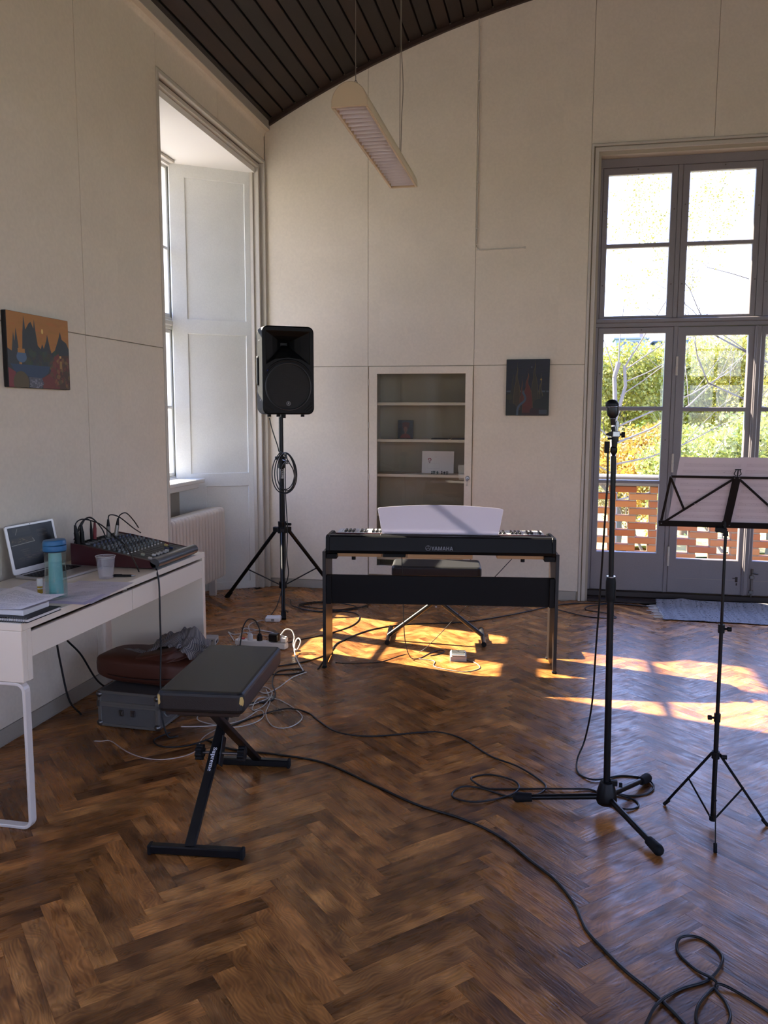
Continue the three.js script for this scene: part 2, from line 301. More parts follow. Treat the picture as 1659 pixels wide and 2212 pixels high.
  part(d, 'screw_plug', dots, std('#5a524c', 0.7)).userData.kind = 'stuff';
  const s = struct('trim_2');
  part(s, 'threshold', [span(DX0, DX1, 0.0, 0.03, z0 - 0.12, ZB - 0.012, 0.006), span(DX0, DX1, 0.0, 0.024, ZB - 0.012, ZB + 0.004, 0.004)], M.sill);
}

// left wall with window niches
const NICHES = [-5.75, -1.35, 3.05], zc0 = NICHES[0];
const leftExt = (pts, depth, x0, bevel = 0, holes = []) => ext(pts.map(([z, y]) => [-z, y]).reverse(), depth, bevel, holes.map((h) => h.map(([z, y]) => [-z, y]).reverse())).rotateY(PI / 2).translate(x0, 0, 0);
{
  const w = struct('wall_left');
  part(w, 'core', leftExt(rect(-7.0, ZF + 0.3, -0.16, 5.0), 0.618, -3.03, 0, NICHES.map((c) => rect(c - 0.94, c + 0.94, -0.1, 3.55))), M.wallCore);
  part(w, 'outer_leaf', leftExt(rect(-7.0, ZF + 0.3, -0.16, 5.0), 0.32, -3.35, 0, NICHES.map((c) => rect(c - 0.56, c + 0.68, 0.97, 3.43))), M.plaster);
  const cols = []; // pillars between niches, and lintels
  for (const c of NICHES) { cols.push([c + 0.944, c + 1.81, 0], [c + 1.814, c + 2.68, 0], [c + 2.684, c + 3.456, 0]); cols.push([c - 0.944, c + 0.004, 1], [c + 0.008, c + 0.94, 1]); }
  for (const [a, b, lintel] of cols) {
    if (a > ZF) continue; const B = Math.min(b, ZF);
    if (lintel) { part(w, 'panel', leftExt(rect(a, B, 3.565, 3.82), 0.012, XL - 0.012, 0.0015), M.wall); continue; }
    part(w, 'panel', leftExt(rect(a, B, 0.084, 1.898), 0.012, XL - 0.012, 0.0015), M.wall);
    part(w, 'panel', leftExt(rect(a, B, 1.902, 3.82), 0.012, XL - 0.012, 0.0015), M.wall);
  }
  const b = struct('baseboard_left');
  NICHES.forEach((c) => { if (c + 0.944 < ZF) part(b, 'board', [span(XL - 0.012, XL + 0.003, 0.012, 0.082, c + 0.944, Math.min(c + 3.456, ZF), 0.002), span(XL - 0.012, XL - 0.002, 0, 0.013, c + 0.944, Math.min(c + 3.456, ZF), 0.002)], M.base); });
  const f = struct('trim_3');
  part(f, 'frieze', span(XL - 0.02, XL + 0.05, 3.796, 3.92, ZB, ZF, 0.003), std('#9a9387', 0.75));
  const cove = []; for (let i = 0; i <= 8; i++) { const a = (i / 8) * PI / 2; cove.push([0.045 * (1 - Math.sin(a)), 0.045 * (1 - Math.cos(a)) * 1]); }
  part(f, 'cove', ext([[0, 0.05], [0, 0], ...cove.map(([x, y]) => [x * 0 + 0.048 * (1 - Math.cos(Math.asin(Math.min(1, y / 0.045)))), y]).slice(1), [0.048, 0.05]], ZF - ZB, 0).translate(XL, 3.748, ZB), M.wall);
}
// one window niche: casing, splayed panelling, soffit, sill, double casements with transom
function niche(zc, n) {
  const w = struct(`window_${n}`), dz = zc - zc0, Z = (z) => z + dz;
  const ring = (o, w0, x0, x1, name) => { const a = Z(-6.69) + o, b = Z(-4.81) - o, t = 3.55 - o; part(w, name, leftExt([[a, 0], [a + w0, 0], [a + w0, t - w0], [b - w0, t - w0], [b - w0, 0], [b, 0], [b, t], [a, t]].reverse(), x1 - x0, x0, 0.003), M.trim); };
  ring(-0.006, 0.026, -2.44, -2.391, 'casing_bead');
  ring(0.028, 0.03, -2.5, -2.43, 'casing_step');
  ring(0.052, 0.022, -2.53, -2.475, 'casing_step');
  // splayed panels
  function splay(a, b, fields, flip) {
    const dx = b[0] - a[0], dzz = b[1] - a[1], L = Math.hypot(dx, dzz), g = new THREE.Group(); g.name = flip ? 'splay_near' : 'splay_far'; w.add(g); g.position.set(a[0], 0, a[1]); g.rotation.y = Math.atan2(-dzz, dx);
    const s = flip ? -1 : 1;
    part(g, 'frame', ext(rect(0, L, 0, 3.455), 0.03, 0.004, fields.map((f) => rect(...f).reverse())).translate(0, 0, flip ? -0.03 : 0), M.trimWhite);
    for (const f of fields) part(g, 'field', span(f[0] - 0.005, f[1] + 0.005, f[2] - 0.005, f[3] + 0.005, s * 0.009, s * 0.028, 0.001), M.trimWhite);
  }
  splay([-2.5, Z(-6.617)], [-3.035, Z(-6.25)], [[0.05, 0.525, 2.256, 3.352], [0.05, 0.525, 1.0, 2.136], [0.05, 0.405, 0.07, 0.885]], false);
  splay([-2.5, Z(-4.883)], [-3.035, Z(-5.09)], [[0.08, 0.48, 2.256, 3.352], [0.08, 0.48, 1.0, 2.136], [0.08, 0.4, 0.12, 0.885]], true);
  part(w, 'soffit', ext([[-2.46, Z(-6.7)], [-3.06, Z(-6.36)], [-3.06, Z(-5.02)], [-2.46, Z(-4.8)]].map(([x, z]) => [x, -z]), 0.04).rotateX(-PI / 2).translate(0, 3.45, 0), M.plaster);
  part(w, 'blind_rail', span(-2.985, -2.955, 3.428, 3.449, Z(-6.2), Z(-5.12), 0.004), M.trim);
  part(w, 'apron', span(-3.05, -3.02, 0, 0.93, Z(-6.3), Z(-5.05), 0.002), M.base);
  part(w, 'sill', [span(-3.05, -2.82, 0.93, 0.962, Z(-6.335), Z(-5.06), 0.006), span(-3.03, -2.865, 0.885, 0.93, Z(-6.305), Z(-5.08), 0.004)], M.trimWhite);
  part(w, 'outer_sill', span(-3.4, -3.1, 0.94, 0.975, Z(-6.27), Z(-5.09), 0.004), M.base);
  // frame
  const fx0 = -3.11, fx1 = -3.05, a = Z(-6.345), b = Z(-5.06);
  const hole = (z0, z1, y0, y1) => rect(z0, z1, y0, y1);
  part(w, 'frame', leftExt(rect(a, b, 0.962, 3.47), fx1 - fx0, fx0, 0.004, [hole(a + 0.045, b - 0.045, 0.982, 2.168), hole(a + 0.045, b - 0.045, 2.262, 3.44)]), M.trimWhite);
  part(w, 'transom', span(fx0, fx1 + 0.018, 2.195, 2.235, a + 0.03, b - 0.03, 0.006), M.trimWhite);
  const mid = (a + b) / 2;
  for (const [z0, z1] of [[a + 0.0455, mid - 0.018], [mid + 0.018, b - 0.0455]]) for (const [y0, y1, bar] of [[0.9825, 2.1675, 1.545], [2.2625, 3.4395, 2.8]]) {
    const s = 0.048, hs = [hole(z0 + s, z1 - s, y0 + 0.03, bar - 0.012), hole(z0 + s, z1 - s, bar + 0.012, y1 - 0.03)];
    const c = part(w, 'casement', leftExt(rect(z0, z1, y0, y1), 0.042, fx0 + 0.006, 0.003, hs), M.trimWhite);
    for (const h of hs) { const zz = h.map((p) => p[0]), yy = h.map((p) => p[1]); part(c, 'pane', new THREE.PlaneGeometry(Math.max(...zz) - Math.min(...zz), Math.max(...yy) - Math.min(...yy)).rotateY(PI / 2).translate(fx0 + 0.022, (Math.max(...yy) + Math.min(...yy)) / 2, (Math.max(...zz) + Math.min(...zz)) / 2), M.glass); }
  }
  part(w, 'meeting_post', span(fx0 + 0.002, fx1 + 0.006, 0.982, 3.44, mid - 0.019, mid + 0.019, 0.004), M.trimWhite);
  for (const y of [1.2, 1.95, 2.45, 3.2]) part(w, 'hinge', rod([fx1 + 0.004, y, a + 0.045], [fx1 + 0.004, y + 0.09, a + 0.045], 0.008), M.trim);
}
NICHES.forEach((c, i) => niche(c, i + 1));

// right and front walls, with unseen glazed doors added for fill light
{
  const w = struct('wall_right'), addedDoorZs = [-1.5, 1.7];
  part(w, 'core', leftExt(rect(-7.0, ZF + 0.3, -0.16, 5.0), 0.35, XR, 0, addedDoorZs.map((c) => rect(c - 1.1, c + 1.1, 0.06, 3.45))), M.wall);
  addedDoorZs.forEach((c, k) => {
    const d = struct(`door_${k + 2}`), hs = [];  // out-of-view glazed door, added to brighten the room from the right
    for (const [a, b] of [[-1.02, -0.56], [-0.47, -0.03], [0.03, 0.47], [0.56, 1.02]]) for (const [y0, y1] of [[0.4, 0.96], [1.0, 1.54], [1.58, 2.1], [2.28, 2.8], [2.84, 3.34]]) hs.push([c + a, c + b, y0, y1]);
    part(d, 'frame', leftExt(rect(c - 1.1, c + 1.1, 0.06, 3.45), 0.06, XR + 0.12, 0.004, hs.map((h) => rect(...h))), M.shadedDoorPaint);
    for (const h of hs) part(d, 'pane', new THREE.PlaneGeometry(h[1] - h[0], h[3] - h[2]).rotateY(-PI / 2).translate(XR + 0.15, (h[2] + h[3]) / 2, (h[0] + h[1]) / 2), M.glass);
  });
  const f = struct('wall_front'), addedDoorXs = [-0.6, 3.2];
  part(f, 'core', ext(rect(-3.35, XR + 0.3, -0.16, 5.0), 0.3, 0, addedDoorXs.map((c) => rect(c - 1.15, c + 1.15, 0.06, 3.45).reverse())).translate(0, 0, ZF), M.wall);
  addedDoorXs.forEach((c, k) => {
    const d = struct(`door_${k + 4}`), hs = [];  // added glazing behind the camera, lets extra light onto the foreground
    for (const [a, b] of [[-1.07, -0.58], [-0.49, -0.03], [0.03, 0.49], [0.58, 1.07]]) for (const [y0, y1] of [[0.4, 0.96], [1.0, 1.54], [1.58, 2.1], [2.28, 2.8], [2.84, 3.34]]) hs.push([c + a, c + b, y0, y1]);
    part(d, 'frame', ext(rect(c - 1.15, c + 1.15, 0.06, 3.45), 0.06, 0.004, hs.map((h) => rect(...h).reverse())).translate(0, 0, ZF + 0.12), M.shadedDoorPaint);
    for (const h of hs) part(d, 'pane', new THREE.PlaneGeometry(h[1] - h[0], h[3] - h[2]).rotateY(PI).translate((h[0] + h[1]) / 2, (h[2] + h[3]) / 2, ZF + 0.15), M.glass);
  });
}
// vaulted board ceiling
{
  const c = struct('ceiling'); c.userData.fastNames = {};
  const a0 = Math.asin((XL - 0.02 - AX) / AR), a1 = -a0, arc = [], back = [];
  for (let i = 0; i <= 48; i++) { const a = a0 - 0.03 + ((a1 - a0 + 0.06) * i) / 48; arc.push([AX + (AR + 0.03) * Math.sin(a), AY + (AR + 0.03) * Math.cos(a)]); back.push([AX + (AR + 0.2) * Math.sin(a), AY + (AR + 0.2) * Math.cos(a)]); }
  part(c, 'deck', ext([...arc, ...back.reverse()], ZF - ZB + 0.6).translate(0, 0, ZB - 0.3), std('#0d0907', 0.9));
  const wood = dataTex(512, 512, (u, v) => { const n = oakTex[0](u * 0.5, v); const k = n[0] * 0.5 + 0.25; return [k * 0.62, k * 0.43, k * 0.31]; });
  const mats = [[0.14, 0.13, 0.13], [0.2, 0.18, 0.16], [0.27, 0.22, 0.19], [0.17, 0.15, 0.14], [0.23, 0.2, 0.19]].map((k) => std(new THREE.Color(...k), 0.6, { map: wood }));
  const W = 0.112, n = Math.floor((a1 - a0) * AR / W), r = rng(77);
  const L = ZF - ZB, geos = [0, 1, 2, 3].map((k) => { const g = chamfer(W - 0.012, 0.02, L, 0.004).clone(); plain(g); const uv = g.attributes.uv; for (let i = 0; i < uv.count; i++) { const x = uv.getX(i), y = uv.getY(i); uv.setXY(i, y / 1.9 + k * 0.27, x * 0.7 + k * 0.23); } g.userData.keepUV = true; return g; });
  for (let i = 0; i < n; i++) {
    const a = a0 + ((i + 0.5) * W) / AR, m = part(c, 'board', geos[Math.floor(r() * 4)], mats[Math.floor(r() * 5)]);
    m.position.set(AX + (AR + 0.01) * Math.sin(a), AY + (AR + 0.01) * Math.cos(a), (ZB + ZF) / 2); m.rotation.z = -a;
  }
  const t = struct('trim_4'), p = [], q = [];
  for (let i = 0; i <= 40; i++) { const a = a0 + ((a1 - a0) * i) / 40; p.push([AX + (AR + 0.004) * Math.sin(a), AY + (AR + 0.004) * Math.cos(a)]); q.push([AX + (AR - 0.03) * Math.sin(a), AY + (AR - 0.03) * Math.cos(a)]); }
  part(t, 'arch_moulding', ext([...q, ...p.reverse()], 0.03, 0.003).translate(0, 0, ZB - 0.004), std('#2a1a12', 0.5));
}
// ---------------------------------------------------------------- things on the back wall
// glazed wall cabinet with shelves
{
  const c = thing('display_cabinet', 'tall cream built-in cabinet with a single glazed door and empty-looking shelves in the back wall', 'cabinet', [-1.0875, 0, ZB]);
  const x0 = -0.4275, x1 = 0.4285, wood = std('#b3a78f', 0.5), inner = std('#857a63', 0.6);
  part(c, 'carcass', [span(-0.41, 0.413, 0.162, 0.18, -0.3, -0.014), span(-0.41, 0.413, 1.85, 1.868, -0.3, -0.014), span(-0.412, -0.395, 0.162, 1.868, -0.3, -0.014), span(0.398, 0.4145, 0.162, 1.868, -0.3, -0.014), span(-0.412, 0.4145, 0.162, 1.868, -0.33, -0.298)], inner);
  for (const y of [0.27, 0.64, 0.975, 1.265, 1.568]) part(c, 'shelf', span(-0.394, 0.397, y, y + 0.023, -0.296, -0.03, 0.002), wood);
  const d = part(c, 'door', ext(rect(x0, x1, 0.148, 1.882), 0.022, 0.002, [rect(-0.36, 0.37, 0.225, 1.823)]).translate(0, 0, -0.014), M.wall);
  part(d, 'pane', new THREE.PlaneGeometry(0.74, 1.605).translate(0.005, 1.024, -0.006), M.glass);
  part(d, 'lock', [new THREE.CylinderGeometry(0.017, 0.019, 0.006, 24).rotateX(PI / 2).translate(0.398, 0.977, 0.0105), new THREE.TorusGeometry(0.014, 0.003, 8, 24).translate(0.398, 0.977, 0.014)], M.chrome);
  part(d, 'key', [new THREE.TorusGeometry(0.009, 0.0025, 8, 18).translate(0.397, 0.965, 0.028), rod([0.398, 0.977, 0.01], [0.398, 0.974, 0.034], 0.003), bar([0.397, 0.957, 0.028], [0.396, 0.915, 0.026], 0.004, 0.002)], M.chrome);
  for (const y of [0.3, 0.95, 1.38, 1.73]) part(d, 'hinge', rod([x0 - 0.001, y, 0.006], [x0 - 0.001, y + 0.05, 0.006], 0.005), M.trim);
}
// things on its shelves
{
  const portrait = canvasTex(256, 300, (x, w, h) => {
    x.fillStyle = '#2e3b42'; x.fillRect(0, 0, w, h); x.fillStyle = '#3d5058'; x.fillRect(0, 0, w, h * 0.4);
    x.fillStyle = '#5a2a2c'; x.beginPath(); x.ellipse(130, 95, 62, 50, 0, 0, 7); x.fill();
    for (let i = 0; i < 9; i++) { x.beginPath(); x.ellipse(75 + i * 14, 60 - 20 * Math.sin(i * 0.4), 10, 22, (i - 4) * 0.25, 0, 7); x.fillStyle = i % 2 ? '#7b2e33' : '#43242c'; x.fill(); }
    x.fillStyle = '#a97460'; x.beginPath(); x.ellipse(128, 150, 34, 48, 0, 0, 7); x.fill(); x.fillRect(112, 180, 32, 50);
    x.fillStyle = '#7e4436'; x.fillRect(108, 140, 14, 4); x.fillRect(136, 140, 14, 4); x.fillRect(118, 172, 20, 5); x.fillStyle = '#8f5a49'; x.fillRect(127, 145, 5, 18);
    x.fillStyle = '#8d3a33'; x.beginPath(); x.ellipse(128, 290, 90, 68, 0, 0, 7); x.fill();
  });
  const p = thing('small_portrait', 'small dark portrait of a figure with a red headdress on a cabinet shelf', 'picture', [-1.245, 1.288, -6.91]);
  part(p, 'panel', rotX(box(0.132, 0.155, 0.012, 0, 0.078, 0), -0.08), std('#20262a', 0.6));
  const f = new THREE.PlaneGeometry(0.126, 0.149).translate(0, 0.078, 0.0068).rotateX(-0.08); f.userData.keepUV = true; part(p, 'print', f, std('#b8b8b8', 0.6, { map: portrait }));
  const k1 = tag(mesh('flat_folder', span(-1.005, -0.865, 1.288, 1.297, -6.96, -6.78, 0.002), std('#24252b', 0.6)), 'flat dark folder lying at the middle of the second cabinet shelf', 'folder');
  const k2 = tag(mesh('flat_folder', [span(-0.84, -0.705, 1.288, 1.294, -6.95, -6.76, 0.002), span(-0.83, -0.71, 1.294, 1.298, -6.94, -6.77, 0.001)], std('#2c2d34', 0.6)), 'thin dark papers lying at the right end of the second cabinet shelf', 'folder');
  const sheet = canvasTex(384, 270, (x, w, h) => {
    x.fillStyle = '#d9d3cd'; x.fillRect(0, 0, w, h); x.strokeStyle = '#8e2f38'; x.lineWidth = 9; x.beginPath(); x.arc(92, 105, 17, Math.PI * 0.95, Math.PI * 2.2); x.stroke();
    x.lineWidth = 4; x.strokeStyle = '#6d3140'; x.strokeRect(84, 110, 16, 22); x.beginPath(); x.moveTo(90, 132); x.lineTo(88, 148); x.moveTo(97, 132); x.lineTo(99, 148); x.stroke();
    x.strokeStyle = '#c3bab4'; x.lineWidth = 2; x.strokeRect(70, 150, 140, 66); x.fillStyle = '#8e2f38'; x.fillRect(166, 70, 5, 5);
  });
  const s = thing('drawing_sheet', 'white drawing sheet with a small red figure standing on the third cabinet shelf', 'drawing', [-0.965, 0.998, -6.9]);
  const g = new THREE.BoxGeometry(0.272, 0.186, 0.003).translate(0, 0.094, 0).rotateX(-0.12); g.userData.keepUV = true; part(s, 'sheet', g, std('#e6e2de', 0.7, { map: sheet }));
  // little cut figures in front of it
  const fig = (n, tall, kind) => { const q = []; q.push(box(0.014, 0.004, 0.01, 0, 0.002, 0, 0.001)); q.push(box(0.007, tall * 0.5, 0.006, 0, tall * 0.27, 0, 0.0015)); if (kind === 0) { q.push(new THREE.SphereGeometry(0.006, 8, 6).translate(0.001, tall * 0.75, 0), bar([0.002, tall * 0.5, 0], [0.011, tall * 0.3, 0], 0.004, 0.004)); } else if (kind === 1) { q.push(box(0.02, 0.006, 0.006, 0, tall * 0.8, 0, 0.001), box(0.006, tall * 0.4, 0.006, -0.007, tall * 0.6, 0), box(0.006, tall * 0.4, 0.006, 0.007, tall * 0.6, 0)); } else { q.push(new THREE.ConeGeometry(0.011, tall * 0.5, 8).translate(0, tall * 0.72, 0)); } return q; };
  const list = [[-1.0, 0.026, 0, '#16271f', 'dark green crouching'], [-0.981, 0.03, 1, '#17392b', 'dark green twin-pillar'], [-0.953, 0.029, 2, '#142a20', 'dark green cone-topped'], [-0.917, 0.029, 0, '#1b1b1d', 'black leaning'], [-0.895, 0.026, 2, '#202022', 'black pointed'], [-0.872, 0.026, 1, '#191919', 'black square-topped']];
  for (const [x, h, k, col, what] of list) { const o = mesh('shelf_figurine', fig(0, h, k), std(col, 0.6)); o.position.set(x, 0.998, -6.8); tag(o, `tiny ${what} figurine before the drawing on the third cabinet shelf`, 'figurine', 'figurines on the third cabinet shelf'); }
}
// the dark painting on the back wall
{
  const night = canvasTex(512, 672, (x, w, h) => {
    const r = rng(3); x.fillStyle = '#0b1226'; x.fillRect(0, 0, w, h);
    for (let i = 0; i < 260; i++) { x.fillStyle = `rgba(${14 + r() * 22},${20 + r() * 24},${40 + r() * 34},0.25)`; x.beginPath(); x.ellipse(r() * w, r() * h * 0.6, 30 + r() * 60, 6 + r() * 16, -0.3, 0, 7); x.fill(); }
    const tower = (cx, top, base, wid, col, edge) => { x.fillStyle = col; x.beginPath(); x.moveTo(cx, top); x.bezierCurveTo(cx + wid * 0.5, top + 60, cx - wid * 0.35, top + 90, cx + wid * 0.25, top + 160); x.bezierCurveTo(cx + wid * 0.9, top + 230, cx + wid, base - 80, cx + wid * 0.9, base); x.lineTo(cx - wid * 0.9, base); x.bezierCurveTo(cx - wid, base - 120, cx - wid * 0.8, top + 250, cx - wid * 0.3, top + 170); x.bezierCurveTo(cx - wid * 0.6, top + 90, cx + wid * 0.3, top + 60, cx, top); x.fill(); x.strokeStyle = edge; x.lineWidth = 5; x.stroke(); x.lineWidth = 2.5; x.beginPath(); x.moveTo(cx, top); x.lineTo(cx, top - 55); x.stroke(); };
    x.fillStyle = '#59626f'; x.fillRect(5, 372, w - 10, 22); x.fillStyle = '#131c18'; x.fillRect(0, 392, w, h - 392);
    tower(80, 170, 560, 42, '#2e2b18', '#3d3a22'); tower(130, 90, 600, 44, '#4a3a17', '#77602b'); tower(190, 250, 520, 26, '#6a2c17', '#7b4522'); tower(340, 40, 600, 46, '#40371a', '#6b5420'); tower(415, 220, 560, 34, '#2f3019', '#8a7038'); tower(395, 300, 600, 40, '#3c3319', '#5b4a24'); tower(470, 330, 660, 40, '#122019', '#20301f');
    tower(258, 160, 672, 66, '#74220f', '#86501f'); x.fillStyle = '#6e2110'; x.fillRect(200, 560, 110, 100); x.fillStyle = '#3b0f14'; x.fillRect(190, 640, 200, 32);
    x.strokeStyle = '#566b80'; x.lineWidth = 26; x.beginPath(); x.moveTo(200, 390); x.bezierCurveTo(255, 470, 230, 500, 185, 530); x.bezierCurveTo(135, 570, 140, 620, 138, 672); x.stroke();
    for (const [cx, cy, rr, c] of [[40, 450, 40, '#3f3d16'], [60, 590, 70, '#141f18'], [400, 545, 80, '#18241a'], [470, 500, 70, '#14201c'], [330, 620, 44, '#361218'], [420, 630, 60, '#2a1019']]) { x.fillStyle = c; x.beginPath(); x.ellipse(cx, cy, rr, rr * 0.9, 0, 0, 7); x.fill(); }
    x.fillStyle = '#aab8cc'; x.beginPath(); x.arc(302, 92, 5, 0, 7); x.fill(); x.fillStyle = '#c59a3f'; x.beginPath(); x.arc(415, 240, 12, 0, 7); x.fill();
    x.fillStyle = '#4c5664'; x.fillRect(398, 606, 90, 44); x.strokeStyle = '#79828e'; x.lineWidth = 2; x.strokeRect(398, 606, 90, 44);
  });
  const p = thing('canvas_painting', 'dark blue canvas painting of twisting towers on the back wall beside the cabinet', 'painting', [-0.2215, 1.487, ZB]);
  part(p, 'canvas_block', span(-0.17, 0.168, 0, 0.442, 0.001, 0.026, 0.003), std('#06070c', 0.6));
  const f = new THREE.PlaneGeometry(0.336, 0.439).translate(-0.001, 0.221, 0.0265); f.userData.keepUV = true; part(p, 'picture', f, std('#a9a9a9', 0.5, { map: night, bumpMap: repeatOf(weaveBump, 3), bumpScale: 0.0003 }));
}
// the orange painting on the left wall
{
  const dusk = canvasTex(640, 460, (x, w, h) => {
    const r = rng(9); x.fillStyle = '#a8702f'; x.fillRect(0, 0, w, h);
    for (let i = 0; i < 120; i++) { x.fillStyle = `rgba(${150 + r() * 40},${96 + r() * 26},${38 + r() * 20},0.25)`; x.fillRect(r() * w, r() * h * 0.6, 40 + r() * 90, 6 + r() * 14); }
    const blob = (pts, c) => { x.fillStyle = c; x.beginPath(); pts.forEach(([a, b], i) => (i ? x.lineTo(a, b) : x.moveTo(a, b))); x.fill(); };
    x.fillStyle = '#d6b15c'; x.beginPath(); x.ellipse(352, 96, 11, 16, 0, 0, 7); x.fill();
    blob([[40, 240], [60, 120], [70, 180], [86, 96], [104, 200], [112, 460], [0, 460], [0, 225]], '#34383a');
    blob([[140, 250], [150, 120], [166, 14], [180, 100], [214, 60], [236, 46], [262, 86], [270, 26], [284, 110], [300, 190], [330, 210], [346, 176], [362, 206], [392, 150], [402, 110], [420, 170], [440, 230], [480, 210], [520, 140], [546, 80], [562, 130], [612, 150], [640, 190], [640, 460], [120, 460]], '#2f3436');
    for (let i = 0; i < 70; i++) { x.fillStyle = `rgba(${40 + r() * 30},${46 + r() * 30},${36 + r() * 24},0.5)`; x.beginPath(); x.ellipse(160 + r() * 440, 230 + r() * 110, 10 + r() * 26, 8 + r() * 18, r() * 3, 0, 7); x.fill(); }
    x.fillStyle = '#4e6580'; x.beginPath(); x.ellipse(132, 272, 50, 34, 0, 0, 7); x.fill(); x.fillStyle = '#ab7534'; x.fillRect(96, 220, 70, 26); x.fillStyle = '#4e6580'; x.fillRect(90, 246, 86, 20);
    blob([[20, 318], [420, 316], [400, 360], [330, 400], [200, 390], [60, 364]], '#2e4159'); blob([[0, 340], [70, 366], [60, 460], [0, 460]], '#7b3437');
    blob([[470, 250], [520, 226], [560, 330], [520, 460], [340, 460], [320, 400], [420, 360]], '#6b302c'); blob([[540, 240], [640, 230], [640, 460], [520, 460]], '#4a3325');
    for (let i = 0; i < 90; i++) { x.fillStyle = ['#7a3a2c', '#8a6a35', '#474029', '#5c4a2e', '#703230'][Math.floor(r() * 5)]; x.globalAlpha = 0.55; x.beginPath(); x.ellipse(430 + r() * 210, 260 + r() * 200, 6 + r() * 18, 5 + r() * 14, r() * 3, 0, 7); x.fill(); }
    x.globalAlpha = 1; x.fillStyle = '#57492d'; x.beginPath(); x.ellipse(120, 430, 76, 70, 0, 0, 7); x.fill(); x.fillStyle = '#c89b58'; x.fillRect(530, 240, 20, 16); x.fillStyle = '#92703a'; x.fillRect(530, 275, 26, 50);
    blob([[196, 392], [330, 396], [350, 430], [320, 460], [210, 460]], '#565761'); for (let i = 0; i < 40; i++) { x.fillStyle = ['#6d6d78', '#494850', '#7c7b86'][i % 3]; x.fillRect(200 + r() * 130, 395 + r() * 60, 6 + r() * 16, 4 + r() * 8); }
  });
  const p = thing('canvas_painting', 'canvas painting of dark spires against an orange sky on the left wall above the desk', 'painting', [XL, 1.611, -3.502], PI / 2);
  part(p, 'canvas_block', span(-0.237, 0.237, 0, 0.337, 0.001, 0.026, 0.003), std('#0a0a0e', 0.6));
  const f = new THREE.PlaneGeometry(0.471, 0.334).translate(0, 0.1685, 0.0265); f.userData.keepUV = true; part(p, 'picture', f, std('#ffffff', 0.55, { map: dusk, bumpMap: repeatOf(weaveBump, 3), bumpScale: 0.0003 }));
}
// surface cable run
{
  const t = thing('wall_cable', 'thin white surface cable with clips running down the back wall and turning right', 'cable', [0, 0, ZB]);
  const x = -0.6475; part(t, 'cable', cableGeo([[x - 0.008, 4.515, 0.006], [x, 4.2, 0.005], [x + 0.001, 3.6, 0.005], [x + 0.001, 2.9, 0.005], [x + 0.002, 2.812, 0.005], [x + 0.012, 2.79, 0.005], [x + 0.04, 2.784, 0.005], [-0.45, 2.787, 0.005], [-0.27, 2.79, 0.005]], 0.005, 90), M.trim);
  for (const [a, b] of [[x, 4.44], [x, 4.05], [x + 0.001, 3.65], [x + 0.001, 3.3], [x + 0.001, 2.95], [x + 0.012, 2.79], [-0.27, 2.79]]) part(t, 'clip', box(0.018, 0.014, 0.009, a, b, 0.006, 0.002), M.trim);
}
// pendant strip light
{
  const p = thing('pendant_light', 'cream half-round fluorescent strip light hung on two wires, switched off', 'ceiling light', [-1.047, 3.017, -4.93]);
  const r = 0.094, half = [], L = 1.52, cream = std('#c2ad8e', 0.45);
  const prof = []; for (let i = 0; i <= 20; i++) { const a = PI - (PI * i) / 20; prof.push([r * Math.cos(a), 0.012 + (r + 0.014) * Math.sin(a)]); }
  const inn = []; for (let i = 0; i <= 20; i++) { const a = (PI * i) / 20; inn.push([(r - 0.008) * Math.cos(a), 0.012 + (r + 0.006) * Math.sin(a)]); }
  part(p, 'housing', ext([[-r, 0], ...prof, [r, 0], [r - 0.008, 0], ...inn, [-r + 0.008, 0]], L - 0.03).translate(0, 0, -L / 2 + 0.015), cream);
  for (const s of [-1, 1]) part(p, 'end_cap', ext([[-r, -0.001], ...prof, [r, -0.001]], 0.016, 0.004).translate(0, 0, s > 0 ? L / 2 - 0.016 : -L / 2), cream);
  part(p, 'rim', [span(-r + 0.002, -r + 0.014, -0.003, 0.004, -L / 2 + 0.016, L / 2 - 0.016), span(r - 0.014, r - 0.002, -0.003, 0.004, -L / 2 + 0.016, L / 2 - 0.016)], cream);
  part(p, 'reflector', span(-r + 0.012, r - 0.012, 0.034, 0.04, -L / 2 + 0.017, L / 2 - 0.017), std('#e9e5e5', 0.5));
  for (let i = 0; i < 24; i++) part(p, 'louvre', span(-r + 0.014, r - 0.014, 0.004, 0.03, -L / 2 + 0.045 + i * 0.0617, -L / 2 + 0.047 + i * 0.0617, 0.0006), std('#dcd8d8', 0.45));
  part(p, 'tube_lamp', rod([0, 0.055, -L / 2 + 0.03], [0, 0.055, L / 2 - 0.03], 0.013), std('#e8e6e2', 0.3));
  const top = arcY(-1.047) - 3.017 - 0.004, wire = std('#6f675c', 0.5);
  part(p, 'wire', [rod([0, 0.17, 0.62], [0, top, 0.62], 0.0022, 0.0022, 6), tube([[-0.012, 0.12, 0.62], [-0.012, 0.15, 0.62], [0, 0.175, 0.62], [0.012, 0.15, 0.62], [0.012, 0.12, 0.62]], 0.002, 20, 6)], wire);
  part(p, 'wire', [rod([0, 0.115, -0.6], [0, top, -0.6], 0.0022, 0.0022, 6)], wire);
  part(p, 'supply_cord', tube([[0.006, 0.115, -0.6], [0.012, 0.4, -0.6], [0.02, 0.6, -0.6], [0.006, 0.9, -0.6], [0.01, top, -0.6]], 0.003, 40, 6), std('#857c6e', 0.5));
}
